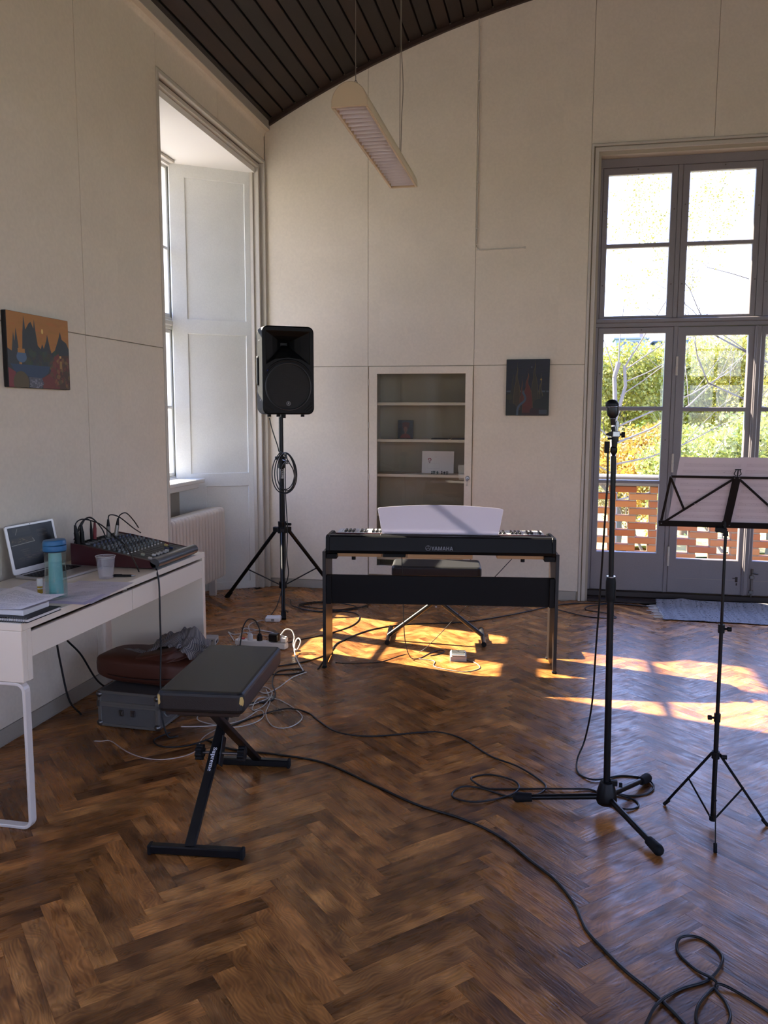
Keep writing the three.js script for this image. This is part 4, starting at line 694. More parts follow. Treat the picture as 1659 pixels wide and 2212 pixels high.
// ---------------------------------------------------------------- folding music stand and its pages
{
  const s = thing('music_stand', 'black folding wire music stand at the right in front of the French door', 'stand', [0.598, 0, -3.046]);
  const lean = (y) => 0.008 * (1 - y / 1.1);
  part(s, 'lower_tube', rod([lean(0), 0.02, 0], [lean(0.42), 0.42, 0], 0.0085), M.blackMetal);
  part(s, 'middle_tube', rod([lean(0.42), 0.4, 0], [lean(0.75), 0.75, 0], 0.0068), M.blackMetal);
  part(s, 'upper_tube', rod([lean(0.75), 0.73, 0], [0, 1.085, 0], 0.0052), M.blackMetal);
  for (const [y, dx] of [[0.742, 0.022], [0.412, -0.022]]) part(s, 'clamp', [cyl(0.0115, 0.0115, 0.03, lean(y), y, 0), cyl(0.0042, 0.0042, 0.02).rotateZ(PI / 2).translate(lean(y) + dx * 0.6, y, 0.004), cyl(0.0085, 0.0085, 0.013).rotateZ(PI / 2).translate(lean(y) + dx * 1.2, y, 0.004)], M.blackMatte);
  part(s, 'leg_hub', [cyl(0.014, 0.014, 0.026, lean(0.27), 0.272, 0), cyl(0.008, 0.008, 0.018).rotateZ(PI / 2).translate(lean(0.27) + 0.028, 0.268, 0.006)], M.blackMatte);
  part(s, 'slide_hub', cyl(0.012, 0.013, 0.018, lean(0.03), 0.03, 0), M.blackMatte);
  for (const [x, z] of [[-0.153, -0.133], [0.198, -0.039], [-0.026, 0.2015]]) {
    const d = V(x, 0, z), L = d.length(); d.normalize(); const side = [-d.z, 0, d.x], P = (r, y) => [d.x * r + lean(y), y, d.z * r];
    const l = part(s, 'leg', bar(P(0.014, 0.275), P(L - 0.004, 0.008), 0.0035, 0.0095, side, 0.0008), M.blackMetal);
    part(l, 'rubber_foot', rod(P(L - 0.02, 0.026), P(L, 0.003), 0.0065), M.rubber);
    part(s, 'brace', bar(P(0.012, 0.032), P(L * 0.52, 0.146), 0.003, 0.007, side, 0.0006), M.blackMetal);
    part(s, 'rivet', new THREE.SphereGeometry(0.0045, 8, 6).translate(...P(L * 0.52, 0.146)), M.blackMetal);
  }
  // elbow and desk
  part(s, 'elbow', [rod([0, 1.075, 0], [0, 1.094, 0], 0.0085), bar([0.003, 1.094, 0], [-0.03, 1.098, 0], 0.016, 0.018, [0, 0, 1]), span(-0.034, -0.024, 1.088, 1.106, -0.012, 0.012), rod([-0.004, 1.096, 0], [-0.006, 1.128, -0.002], 0.0045, 0.007)], M.blackMatte);
  const desk = new THREE.Group(); desk.name = 'desk'; s.add(desk); desk.position.set(0.0, 1.113, -0.004); desk.rotation.x = 0.26;
  const sh = (x, y) => x + y * 0.1, B = (a, b, w, z = 0, t = 0.003) => bar([sh(...a), a[1], z], [sh(...b), b[1], z], w, t, [0, 0, 1]).clone();
  const flat = (a, b, w, z = 0) => { const A = V(sh(...a), a[1], z), C = V(sh(...b), b[1], z); return bar(A, C, 0.003, w, [0, 0, 1], 0.0006); };
  part(desk, 'tray', [ext([[-0.228, 0.012], [-0.224, -0.008], [0.226, -0.008], [0.23, 0.012]], 0.003).translate(0, 0, 0), span(-0.226, 0.228, -0.009, -0.006, -0.03, 0.003, 0.0008)], M.blackMetal);
  part(desk, 'centre_plate', flat([0, -0.006], [0, 0.183], 0.026, 0.003), M.blackMetal);
  part(desk, 'top_bar', flat([-0.215, 0.178], [-0.006, 0.178], 0.0085), M.blackMetal); part(desk, 'top_bar', flat([0.006, 0.178], [0.215, 0.178], 0.0085), M.blackMetal);
  for (const m of [-1, 1]) { part(desk, 'side_bar', flat([m * 0.219, 0.003], [m * 0.215, 0.178], 0.0085, -0.001), M.blackMetal); part(desk, 'diagonal', [flat([m * 0.208, 0.008], [m * 0.006, 0.176], 0.008, 0.002), flat([m * 0.214, 0.172], [m * 0.15, 0.056], 0.008, 0.004)], M.blackMetal); }
  part(desk, 'rivet', [[-0.215, 0.178], [0.215, 0.178], [-0.008, 0.178], [0.008, 0.178], [-0.008, 0.002], [0.01, 0.002], [-0.12, 0.081], [0.12, 0.081], [-0.218, 0.003]].map(([x, y]) => new THREE.SphereGeometry(0.0024, 8, 6).translate(sh(x, y), y, 0.0055)), M.steel);
  const ly = 0.188; part(desk, 'page_holder', [tube([[sh(-0.004, ly), ly - 0.002, 0.004], [sh(-0.011, ly), ly + 0.004, 0.004], [sh(-0.008, ly), ly + 0.014, 0.004], [sh(-0.006, ly), ly + 0.019, 0.004]], 0.0016, 16, 6), tube([[sh(0.004, ly), ly - 0.002, 0.004], [sh(0.011, ly), ly + 0.004, 0.004], [sh(0.008, ly), ly + 0.014, 0.004], [sh(0.006, ly), ly + 0.019, 0.004]], 0.0016, 16, 6), rod([sh(0, ly), ly - 0.004, 0.004], [sh(0, ly), ly + 0.02, 0.004], 0.002), rod([sh(-0.01, ly), ly + 0.0205, 0.004], [sh(0.01, ly), ly + 0.0205, 0.004], 0.002)], M.blackMetal);
  // two loose pages behind the wire desk, seen from behind with the staves showing through
  const staves = canvasTex(512, 640, (x, w, h) => { x.fillStyle = '#e4dbdb'; x.fillRect(0, 0, w, h); x.strokeStyle = 'rgba(150,135,135,0.55)'; x.lineWidth = 1.5; for (let k = 0; k < 9; k++) for (let i = 0; i < 5; i++) { const y = 60 + k * 62 + i * 7; x.beginPath(); x.moveTo(40, y); x.lineTo(w - 40, y); x.stroke(); } const r = rng(4); x.fillStyle = 'rgba(140,125,125,0.5)'; for (let i = 0; i < 190; i++) { x.fillRect(50 + r() * 410, 55 + Math.floor(r() * 9) * 62 + r() * 30, 4, 3); } });
  const pm = phys('#d9cfcf', 0.85, { map: staves, transmission: 0.12, thickness: 0, side: THREE.DoubleSide });
  const page = (x0, x1, y1, z, lab, bend) => {
    const g = new THREE.PlaneGeometry(x1 - x0, y1 - 0.002, 10, 8), p = g.attributes.position; for (let i = 0; i < p.count; i++) { const y = p.getY(i) + (y1 - 0.002) / 2, u = p.getX(i) / (x1 - x0); p.setXYZ(i, p.getX(i) + (x0 + x1) / 2 + y * 0.1, y + 0.002, z - bend * (y / y1) ** 2 * 0.5 + 0.002 * Math.cos(u * 3)); } g.computeVertexNormals(); g.userData.keepUV = true;
    g.rotateX(0.26).translate(0.598, 1.113, -3.05); return tag(mesh('sheet_music', g, pm), lab, 'sheet music');
  };
  page(-0.196, 0.026, 0.247, -0.007, 'left page of sheet music propped on the folding music stand', 0.006);
  page(0.0, 0.222, 0.247, -0.011, 'right page of sheet music, overlapping the left one, on the folding music stand', 0.008);
}
// ---------------------------------------------------------------- white desk
{
  const d = thing('desk', 'white writing desk with two shallow drawers and one metal loop leg against the left wall', 'desk', [-2.08, 0, -3.2625]);
  const x0 = -0.275, x1 = 0.27, n = 0.7725, f = -0.7725, w = M.white;
  part(d, 'top', span(x0, x1, 0.737, 0.765, f, n, 0.002), w);
  part(d, 'far_panel', span(x0, x1 - 0.001, 0, 0.7365, f, f + 0.03, 0.002), w);
  part(d, 'near_panel', [span(x0, x1 - 0.001, 0.55, 0.7365, n - 0.03, n, 0.002), span(x1 - 0.03, x1 - 0.001, 0.55, 0.7365, n - 0.055, n - 0.03, 0.001)], w);
  part(d, 'under_board', [span(x0 + 0.01, x1 - 0.03, 0.618, 0.63, f + 0.03, n - 0.03, 0.001), span(x0, x0 + 0.016, 0.5, 0.7365, f + 0.03, n - 0.03, 0.001), span(x1 - 0.05, x1 - 0.03, 0.63, 0.7365, -0.006, 0.0, 0.001)], w);
  for (const [a, b, y] of [[-0.002, n - 0.0565, 0.631], [f + 0.032, -0.0065, 0.631]]) { const q = part(d, 'drawer', span(x1 - 0.018, x1 - 0.002, y, 0.7235, a, b, 0.0015), w); part(q, 'tray', [span(x0 + 0.06, x1 - 0.02, 0.632, 0.64, a + 0.01, b - 0.01, 0.001), span(x0 + 0.06, x1 - 0.02, 0.64, 0.7, a + 0.01, a + 0.02, 0.001), span(x0 + 0.06, x1 - 0.02, 0.64, 0.7, b - 0.02, b - 0.01, 0.001)], w); }
  const p = []; const loop = roundRect(x1 - x0 - 0.002, 0.548, 0.035, 5).map(([x, y]) => [x - 0.002, y + 0.2745]), inn = roundRect(x1 - x0 - 0.026, 0.524, 0.025, 5).map(([x, y]) => [x - 0.002, y + 0.2745]).reverse();
  part(d, 'loop_leg', ext(loop, 0.034, 0.0025, [inn]).translate(0, 0, n - 0.035), std('#d8cfc3', 0.4));
}
const DT = 0.765;
// mixing desk
{
  const m = thing('audio_mixer', 'dark red and grey audio mixer with rows of knobs on the white desk', 'mixer', [-1.835, DT, -3.725], PI / 2);
  // local: x along the front edge (towards -z of the room), z towards the room, y up; depth runs to -z
  const W = 0.43, D = 0.43, grey = phys('#32363a', 0.5), face = std('#3d4140', 0.55), red = phys('#3a0d14', 0.4);
  const side = [[0, 0.004], [0, 0.03], [-0.02, 0.042], [-D + 0.1, 0.098], [-D, 0.112], [-D, 0.004]];
  for (const s of [-1, 1]) part(m, 'side_cheek', ext(side.map(([z, y]) => [-z, y]).reverse(), 0.012, 0.003).rotateY(PI / 2).translate(s < 0 ? -W / 2 : W / 2 - 0.012, 0, 0), red);
  part(m, 'chassis', ext([[0.004, 0.004], [0.004, 0.032], [0.03, 0.041], [D - 0.1, 0.093], [D - 0.002, 0.107], [D - 0.002, 0.004]].reverse(), W - 0.024).rotateY(PI / 2).translate(-W / 2 + 0.012, 0, 0).scale(1, 1, 1), face);
  part(m, 'armrest', [rod([-W / 2, 0.03, 0.008], [W / 2, 0.03, 0.008], 0.024, 0.024, 20), span(-W / 2, W / 2, 0.006, 0.03, -0.012, 0.016, 0.004)], phys('#3e4245', 0.32));
  part(m, 'armrest_line', span(-W / 2, W / 2, 0.0125, 0.0155, 0.0155, 0.0172, 0.0005), std('#a58f72', 0.5));
  const top = (z) => { const q = -z; return q < D - 0.1 ? 0.042 + (q - 0.02) * (0.056 / (D - 0.12)) : 0.098 + (q - D + 0.1) * 0.14; }, tilt = 0.178;
  m.userData.fastNames = {}; m.userData.fastNames.side_cheek = 1;
  const kn = plain(lathe([[0.0062, 0], [0.0058, 0.012], [0.0045, 0.014], [0, 0.014]], 0, 0, 0, 9)), capk = plain(cyl(0.0046, 0.0042, 0.0022, 0, 0.0148, 0, 9));
  const kGrey = std('#6a6d6c', 0.5), kDark = std('#47494c', 0.5), kBlue = std('#4a5066', 0.5), cw = std('#c9c8c2', 0.5);
  const put = (o, x, z) => { o.position.set(x, top(z) - 0.002, z); o.rotation.x = tilt; return o; };
  for (let c = 0; c < 11; c++) for (let rI = 0; rI < 7; rI++) { const x = -W / 2 + 0.036 + c * 0.034, z = -0.168 - rI * 0.026; put(part(m, 'knob', kn, rI === 6 ? kBlue : rI % 3 === 2 ? kDark : kGrey), x, z); }
  for (let c = 0; c < 11; c++) { const x = -W / 2 + 0.036 + c * 0.034; put(part(m, 'mute_button', plain(box(0.009, 0.005, 0.006, 0, 0.003, 0, 0.001)), cw), x, -0.148); part(m, 'fader_slot', rotX(box(0.0022, 0.0012, 0.078, 0, 0, 0, 0.0003), tilt).translate(x, top(-0.085) - 0.0005, -0.085), M.blackMatte); }
  const fc = plain(box(0.0105, 0.011, 0.019, 0, 0.006, 0, 0.002)), cols = ['#b9b7ad', '#9ea08d', '#c4c2b8', '#b9b7ad', '#b5b3a9', '#bdbbb0', '#b9b7ad', '#2b3655', '#2b3655', '#a8975b', '#5e1a20'], fz = [-0.035, -0.09, -0.05, -0.048, -0.05, -0.045, -0.05, -0.07, -0.06, -0.105, -0.115];
  for (let c = 0; c < 11; c++) put(part(m, 'fader_cap', fc, std(cols[c], 0.5)), -W / 2 + 0.036 + c * 0.034, fz[c]);
  for (let c = 0; c < 10; c++) for (let k = 0; k < 2; k++) { const x = -W / 2 + 0.045 + c * 0.036, z = -D + 0.032 + k * 0.034; part(m, 'input_jack', rotX(mg([new THREE.TorusGeometry(0.0095, 0.003, 6, 14).rotateX(PI / 2), cyl(0.008, 0.008, 0.001)]), 0.14).translate(x, top(z) + 0.001, z), k ? std('#5c5e60', 0.4) : M.blackMatte); }
  part(m, 'scribble_strip', rotX(span(-W / 2 + 0.02, W / 2 - 0.02, -0.0005, 0.0006, -0.012, 0.0, 0.0003), tilt).translate(0, top(-0.022), -0.022), std('#7c7f7f', 0.6));
}
// plugs standing in the mixer, each with its lead
{
  const X = (lx, lz) => [-1.835 + lz, -3.725 - lx]; // mixer local -> room
  const plug = (lx, lz, y, tilt, colour, sleeve, lab, lead, r = 0.0085) => {
    const [x, z] = X(lx, lz), p = thing('jack_plug', lab, 'plug', [x, DT + y, z]);
    part(p, 'barrel', rod([0, 0, 0], [tilt[0] * 0.06, 0.058, tilt[1] * 0.06], r), sleeve); part(p, 'boot', rod([tilt[0] * 0.06, 0.056, tilt[1] * 0.06], [tilt[0] * 0.095, 0.094, tilt[1] * 0.095], r * 0.9, r * 0.45), colour);
    part(p, 'lead', cableGeo([[tilt[0] * 0.09, 0.09, tilt[1] * 0.09], ...lead], 0.0032, 50), M.cable);
  };
  const silver = phys('#9a9690', 0.35, { metalness: 0.8 });
  plug(0.055, -0.385, 0.102, [0.06, 0.06], M.black, silver, 'silver cable plug standing upright in the mixer, left of the upright pair', [[0.012, 0.115, 0], [0.035, 0.1, -0.05], [0.05, 0.03, -0.16], [0.045, -0.01, -0.25]], 0.0105);
  plug(0.105, -0.372, 0.1, [0.12, -0.1], M.black, silver, 'silver cable plug standing upright in the mixer, right of the upright pair', [[0.02, 0.112, -0.02], [0.03, 0.115, -0.06], [0.03, 0.07, -0.13], [0.02, 0.02, -0.2]], 0.0105);
  plug(-0.195, -0.4, 0.105, [-0.05, 0.12], M.black, M.black, 'black cable plug at the outer left corner of the mixer', [[0.0, 0.11, 0.0], [0.02, 0.118, -0.03], [0.07, 0.09, -0.08], [0.16, 0.04, -0.05], [0.25, 0.0, 0.0], [0.39, -0.058, 0.16], [0.418, -0.08, 0.19]], 0.012);
  plug(-0.165, -0.395, 0.105, [0, 0.05], M.black, M.black, 'black cable plug beside the outermost one on the left of the mixer', [[0.01, 0.115, -0.01], [0.03, 0.12, -0.04], [0.06, 0.06, -0.08], [0.07, 0.0, -0.1]], 0.011);
  plug(-0.075, -0.4, 0.107, [0.02, 0.05], M.black, M.black, 'slim black cable plug next to the red plug in the mixer', [[0, 0.1, 0.01], [-0.01, 0.108, 0.03], [-0.01, 0.08, 0.07], [-0.02, 0.02, 0.12]], 0.007);
  plug(-0.055, -0.395, 0.107, [0.02, -0.03], std('#6d1b20', 0.5), std('#7a1d22', 0.45), 'red cable plug standing in the mixer', [[0.0, 0.1, 0], [-0.02, 0.112, 0.03], [-0.03, 0.08, 0.08], [-0.03, 0.0, 0.13]], 0.0085);
}
// laptop
{
  const l = thing('laptop', 'open silver laptop with a dark picture on its screen beside the mixer', 'laptop', [-2.318, DT, -3.34], rad(85));
  const alu = phys('#b6b2ac', 0.38, { metalness: 0.7 }), hw = 0.1625;
  part(l, 'base', ext(roundRect(hw * 2, 0.227, 0.012), 0.011, 0.002).rotateX(-PI / 2).translate(0, 0.001, 0.1135), alu);
  l.userData.fastNames = {};
  part(l, 'keyboard_well', span(-0.14, 0.14, 0.0115, 0.0126, 0.026, 0.128, 0.0004), std('#141416', 0.6));
  const key = plain(box(0.016, 0.002, 0.0155, 0, 0, 0, 0.0006));
  for (let rI = 0; rI < 5; rI++) for (let c = 0; c < 14; c++) { const m = part(l, 'key', key, M.black); m.position.set(-0.1285 + c * 0.0198, 0.0132, 0.036 + rI * 0.0195); }
  part(l, 'trackpad', span(-0.052, 0.052, 0.0118, 0.0124, 0.14, 0.212, 0.0004), phys('#aaa69f', 0.32, { metalness: 0.6 }));
  const lid = part(l, 'lid', ext(roundRect(hw * 2, 0.222, 0.012), 0.006, 0.0015).translate(0, 0.111, -0.003), phys('#c3beb7', 0.36, { metalness: 0.35 }));
  lid.position.set(0, 0.012, -0.004); lid.rotation.x = -rad(11);
  const pic = canvasTex(640, 410, (x, w, h) => {
    x.fillStyle = '#0d0e12'; x.fillRect(0, 0, w, h); const r = rng(8);
    x.fillStyle = '#232526'; x.fillRect(8, 6, 305, 84); x.fillStyle = '#33342f'; x.fillRect(60, 10, 240, 46); x.strokeStyle = '#a8a59a'; x.lineWidth = 6; x.beginPath(); x.moveTo(130, 20); x.lineTo(92, 78); x.stroke();
    x.fillStyle = '#2f2616'; x.fillRect(20, 110, 300, 54); for (let i = 0; i < 30; i++) { x.fillStyle = ['#5a4621', '#3a2f1a', '#8b7a4d'][i % 3]; x.fillRect(20 + r() * 290, 118 + r() * 40, 10 + r() * 30, 3 + r() * 4); }
    x.strokeStyle = '#a9a69c'; x.lineWidth = 7; x.beginPath(); x.moveTo(12, 180); x.lineTo(340, 168); x.lineTo(318, 132); x.stroke();
    for (const [a, b, c] of [[390, 60, 130], [390, 74, 150], [395, 108, 150], [400, 122, 120], [120, 232, 120], [140, 252, 100], [420, 212, 90], [430, 228, 70]]) { x.fillStyle = '#4d4637'; x.fillRect(a, b, c, 6); }
    for (let i = 0; i < 60; i++) { x.fillStyle = `rgba(${60 + r() * 50},${50 + r() * 40},${34 + r() * 24},0.5)`; x.fillRect(60 + r() * 480, 270 + r() * 70, 14 + r() * 50, 4 + r() * 7); }
  });
  const g = new THREE.PlaneGeometry(0.293, 0.186).translate(0, 0.119, 0.0034); g.userData.keepUV = true;
  part(lid, 'screen', g, phys('#8a8a8a', 0.3, { specularIntensity: 0.35, map: pic, emissive: '#ffffff', emissiveMap: pic, emissiveIntensity: 0.06 }));
  part(lid, 'camera_dot', cyl(0.0022, 0.0022, 0.001).rotateX(PI / 2).translate(0, 0.2165, 0.0033), M.black);
  part(l, 'hinge', rod([-0.12, 0.01, -0.004], [0.12, 0.01, -0.004], 0.005), M.black);
}
// drinking bottle
{
  const b = thing('water_bottle', 'clear drinking bottle with a blue lid and pale turquoise inner sleeve on the desk papers', 'bottle', [-1.922, DT + 0.003, -2.872]);
  const clear = phys('#f4faf8', 0.03, { transmission: 1, thickness: 0, ior: 1.45 });
  part(b, 'shell', lathe([[0, 0.002], [0.04, 0.002], [0.0425, 0.008], [0.043, 0.05], [0.0405, 0.105], [0.039, 0.125], [0.0405, 0.16], [0.041, 0.19]], 0, 0, 0, 40), clear);
  part(b, 'inner_sleeve', lathe([[0, 0.012], [0.027, 0.012], [0.0275, 0.02], [0.0265, 0.1], [0.0255, 0.13], [0.024, 0.188]], 0, 0, 0, 32), phys('#86bcbd', 0.3, { transmission: 0.3, thickness: 0, side: THREE.DoubleSide }));
  part(b, 'water', lathe([[0.0, 0.006], [0.039, 0.006], [0.0415, 0.012], [0.0418, 0.05], [0.0392, 0.105], [0.0378, 0.125], [0.0388, 0.15], [0.0275, 0.15]], 0, 0, 0, 40), phys('#eef8f8', 0.02, { transmission: 1, thickness: 0, ior: 1.33 }));
  const blue = std('#1a5f8f', 0.42);
  part(b, 'lid', [lathe([[0, 0.19], [0.0435, 0.19], [0.0445, 0.194], [0.0445, 0.211], [0.043, 0.2125], [0, 0.2125]], 0, 0, 0, 40), lathe([[0.043, 0.213], [0.0445, 0.215], [0.0435, 0.229], [0.04, 0.234], [0, 0.2345]], 0, 0, 0, 40).applyMatrix4(new THREE.Matrix4().makeShear(0.05, 0, 0, 0, 0, 0))], blue);
  part(b, 'seal_ring', lathe([[0.0405, 0.1865], [0.0425, 0.1865], [0.0425, 0.19], [0.0405, 0.19]], 0, 0, 0, 40), std('#1c2b38', 0.5));
}
// plastic cup
{
  const c = thing('plastic_cup', 'empty clear plastic cup standing in front of the mixer', 'cup', [-1.941, DT + 0.0015, -3.274]);
  part(c, 'wall', lathe([[0, 0.002], [0.029, 0.002], [0.0305, 0.004], [0.0415, 0.098], [0.0405, 0.101]], 0, 0, 0, 36), phys('#f1eff2', 0.12, { transmission: 0.85, thickness: 0, ior: 1.45, side: THREE.DoubleSide }));
  part(c, 'rolled_rim', [new THREE.TorusGeometry(0.0425, 0.0017, 8, 40).rotateX(PI / 2).translate(0, 0.101, 0), new THREE.TorusGeometry(0.0405, 0.0012, 6, 40).rotateX(PI / 2).translate(0, 0.094, 0)], phys('#dcd9d8', 0.25, { transmission: 0.4, thickness: 0 }));
}
{ // pen
  const p = thing('ballpoint_pen', 'black click pen with a silver tip lying beside the plastic cup', 'pen', [-1.88, DT + 0.006, -3.328], Math.atan2(0.021, 0.095));
  part(p, 'barrel', rod([-0.05, 0, 0], [0.03, 0, 0], 0.0052), M.black); part(p, 'tip', rod([0.03, 0, 0], [0.047, 0, 0], 0.0048, 0.002), M.chrome); part(p, 'button', rod([-0.056, 0, 0], [-0.05, 0, 0], 0.0028), M.chrome); part(p, 'pocket_clip', bar([-0.048, 0.0062, 0], [-0.012, 0.0062, 0], 0.003, 0.0012, [0, 0, 1], 0.0004), M.black);
}
{ // glue stick
  const g = thing('glue_stick', 'small white and yellow glue stick standing on the papers by the bottle', 'glue stick', [-2.035, DT + 0.004, -2.93]);
  part(g, 'tube', cyl(0.0105, 0.0105, 0.034, 0, 0.017, 0), std('#a8851a', 0.45)); part(g, 'cap', lathe([[0.0115, 0.03], [0.0115, 0.058], [0.0095, 0.062], [0, 0.062]]), std('#d5d3cf', 0.4)); part(g, 'band', cyl(0.0108, 0.0108, 0.004, 0, 0.02, 0), std('#d5d3cf', 0.4));
}
// papers
const textPage = (seed, lines, staff) => canvasTex(512, 724, (x, w, h) => { const r = rng(seed); x.fillStyle = '#dcd8dc'; x.fillRect(0, 0, w, h); x.fillStyle = '#6b6870'; for (let i = 0; i < lines; i++) { let p = 60; const y = 80 + i * (600 / lines); if (r() < 0.12) continue; while (p < 440) { const q = 8 + r() * 34; if (r() < 0.9) x.fillRect(p, y, q, 4); p += q + 6; } } });
function sheet(name, lab, quad, mat, lift = () => 0, group) { // quad: four corners [x, y, z]; bilinear, with a lift that varies over it
  const g = new THREE.PlaneGeometry(1, 1, 16, 16), p = g.attributes.position;
  for (let i = 0; i < p.count; i++) { const u = p.getX(i) + 0.5, v = p.getY(i) + 0.5, q = [0, 1, 2].map((k) => (quad[0][k] * (1 - u) + quad[1][k] * u) * (1 - v) + (quad[3][k] * (1 - u) + quad[2][k] * u) * v); p.setXYZ(i, q[0], q[1] + lift(u, v), q[2]); }
  g.computeVertexNormals(); g.userData.keepUV = true; return tag(mesh(name, g, mat), lab, 'paper', group);
}
{
  const m1 = std('#ffffff', 0.85, { map: textPage(21, 34), side: THREE.DoubleSide }), m2 = std('#ffffff', 0.85, { map: textPage(22, 20), side: THREE.DoubleSide }), m3 = std('#f3eef2', 0.85, { map: textPage(25, 12), side: THREE.DoubleSide }), lil = std('#b9b0c9', 0.85, { side: THREE.DoubleSide });
  sheet('paper_sheet', 'large loose white sheet between the laptop and the desk edge, overhanging the drawer', [[-1.99, DT + 0.0012, -2.84], [-1.745, DT + 0.0012, -2.83], [-1.775, DT + 0.0012, -3.22], [-2.03, DT + 0.0012, -3.2]], m3, (u, v) => (u > 0.8 ? -0.004 * (u - 0.8) / 0.2 * (v < 0.4 ? 1 : 0) : 0) + 0.0004 * Math.sin(v * 7));
  sheet('paper_sheet', 'loose white sheet tucked under the front of the laptop', [[-2.2, DT + 0.0006, -2.92], [-1.96, DT + 0.0006, -2.9], [-1.99, DT + 0.0006, -3.16], [-2.24, DT + 0.0006, -3.15]], m2, (u, v) => 0.0003 * Math.sin(u * 5));
  sheet('paper_sheet', 'lilac-edged sheet under the large white one at the desk edge', [[-1.93, DT + 0.0003, -2.79], [-1.752, DT + 0.0003, -2.8], [-1.78, DT + 0.0003, -3.05], [-1.97, DT + 0.0003, -3.05]], lil);
  sheet('paper_sheet', 'pale sheet lying at the back of the desk beside the wall', [[-2.34, DT + 0.002, -2.62], [-2.1, DT + 0.002, -2.64], [-2.12, DT + 0.002, -3.0], [-2.345, DT + 0.002, -2.98]], m1);
  // notebook and a block of paper on it
  const n = thing('spiral_notebook', 'black spiral notebook at the near corner of the desk', 'notebook', [-1.915, DT, -2.605]);
  part(n, 'pages', span(-0.125, 0.118, 0.0022, 0.0125, -0.096, 0.096, 0.001), std('#d7d1cb', 0.8)); part(n, 'cover', [span(-0.128, 0.122, 0.0126, 0.0142, -0.1, 0.102, 0.0005), span(-0.128, 0.122, 0.0003, 0.002, -0.1, 0.102, 0.0005)], std('#15151a', 0.6));
  const coil = []; for (let i = 0; i < 26; i++) coil.push(new THREE.TorusGeometry(0.0082, 0.0011, 6, 14).rotateY(PI / 2).translate(-0.115 + i * 0.0092, 0.0082, 0.1)); part(n, 'wire_coil', coil, M.chrome);
  const bl = thing('paper_block', 'thick white paper block lying on the black spiral notebook', 'paper block', [-1.975, DT + 0.0145, -2.62]);
  part(bl, 'block', span(-0.14, 0.138, 0, 0.0185, -0.075, 0.078, 0.001), std('#d2ccc9', 0.8)); part(bl, 'top_sheet', span(-0.139, 0.139, 0.0187, 0.0192, -0.076, 0.079, 0.0001), std('#dcd8d6', 0.8));
  sheet('paper_sheet', 'printed sheet with a lifted corner on top of the paper block', [[-2.12, DT + 0.0365, -2.5], [-1.85, DT + 0.0365, -2.545], [-1.77, DT + 0.046, -2.71], [-2.06, DT + 0.0375, -2.82]], m1, (u, v) => 0.018 * Math.max(0, u - 0.55) * v * 2 + 0.03 * Math.max(0, 0.55 - u) * v);
  sheet('paper_sheet', 'printed sheet lying flat just under the lifted one on the paper block', [[-2.12, DT + 0.0345, -2.51], [-1.845, DT + 0.0345, -2.548], [-1.83, DT + 0.0345, -2.69], [-2.07, DT + 0.0345, -2.72]], m2);
}
// things under the desk
{
  const c = thing('flight_case', 'small grey aluminium flight case standing on the floor under the desk', 'case', [-1.9515, 0, -3.57], rad(-1.96));
  const w = 0.1605, d0 = 0.125, al = phys('#7a7872', 0.42, { metalness: 0.55 }), pan = std('#54524f', 0.6, { bumpMap: repeatOf(roughGrain, 10), bumpScale: 0.0004 });
  part(c, 'lower_shell', span(-w + 0.004, w - 0.004, 0.006, 0.112, -d0 + 0.004, d0 - 0.004, 0.002), pan); part(c, 'lid', span(-w + 0.004, w - 0.004, 0.116, 0.176, -d0 + 0.004, d0 - 0.004, 0.002), pan);
  const e = []; for (const y of [0.01, 0.108, 0.12, 0.172]) { e.push(span(-w, w, y - 0.007, y + 0.007, d0 - 0.008, d0, 0.002), span(-w, w, y - 0.007, y + 0.007, -d0, -d0 + 0.008, 0.002), span(w - 0.008, w, y - 0.007, y + 0.007, -d0, d0, 0.002), span(-w, -w + 0.008, y - 0.007, y + 0.007, -d0, d0, 0.002)); }
  for (const sx of [-1, 1]) for (const sz of [-1, 1]) e.push(span(sx * w, sx * (w - 0.018), 0.004, 0.178, sz * d0, sz * (d0 - 0.018), 0.002)); part(c, 'edge_trim', e, al);
  for (const sx of [-1, 1]) for (const y of [0.018, 0.16]) part(c, 'corner_ball', new THREE.SphereGeometry(0.017, 14, 10).translate(sx * (w - 0.008), y, d0 - 0.008), M.steel);
  for (const x of [-0.045, 0.015]) part(c, 'latch', [span(x, x + 0.024, 0.062, 0.092, d0 - 0.002, d0 + 0.006, 0.002), span(x + 0.006, x + 0.018, 0.07, 0.085, d0 + 0.005, d0 + 0.01, 0.002)], M.steel);
  part(c, 'hinge', [span(-w - 0.004, -w + 0.014, 0.1, 0.13, d0 - 0.002, d0 + 0.004, 0.002)], M.steel);
  part(c, 'side_handle', tube([[w, 0.075, 0.03], [w + 0.012, 0.06, 0.03], [w + 0.014, 0.055, 0.05], [w + 0.012, 0.06, 0.07], [w, 0.075, 0.07]], 0.004, 24, 8), al);
  for (const sx of [-1, 1]) for (const sz of [-1, 1]) part(c, 'rubber_foot', cyl(0.009, 0.009, 0.008, sx * (w - 0.03), 0.003, sz * (d0 - 0.03)), M.rubber);
}
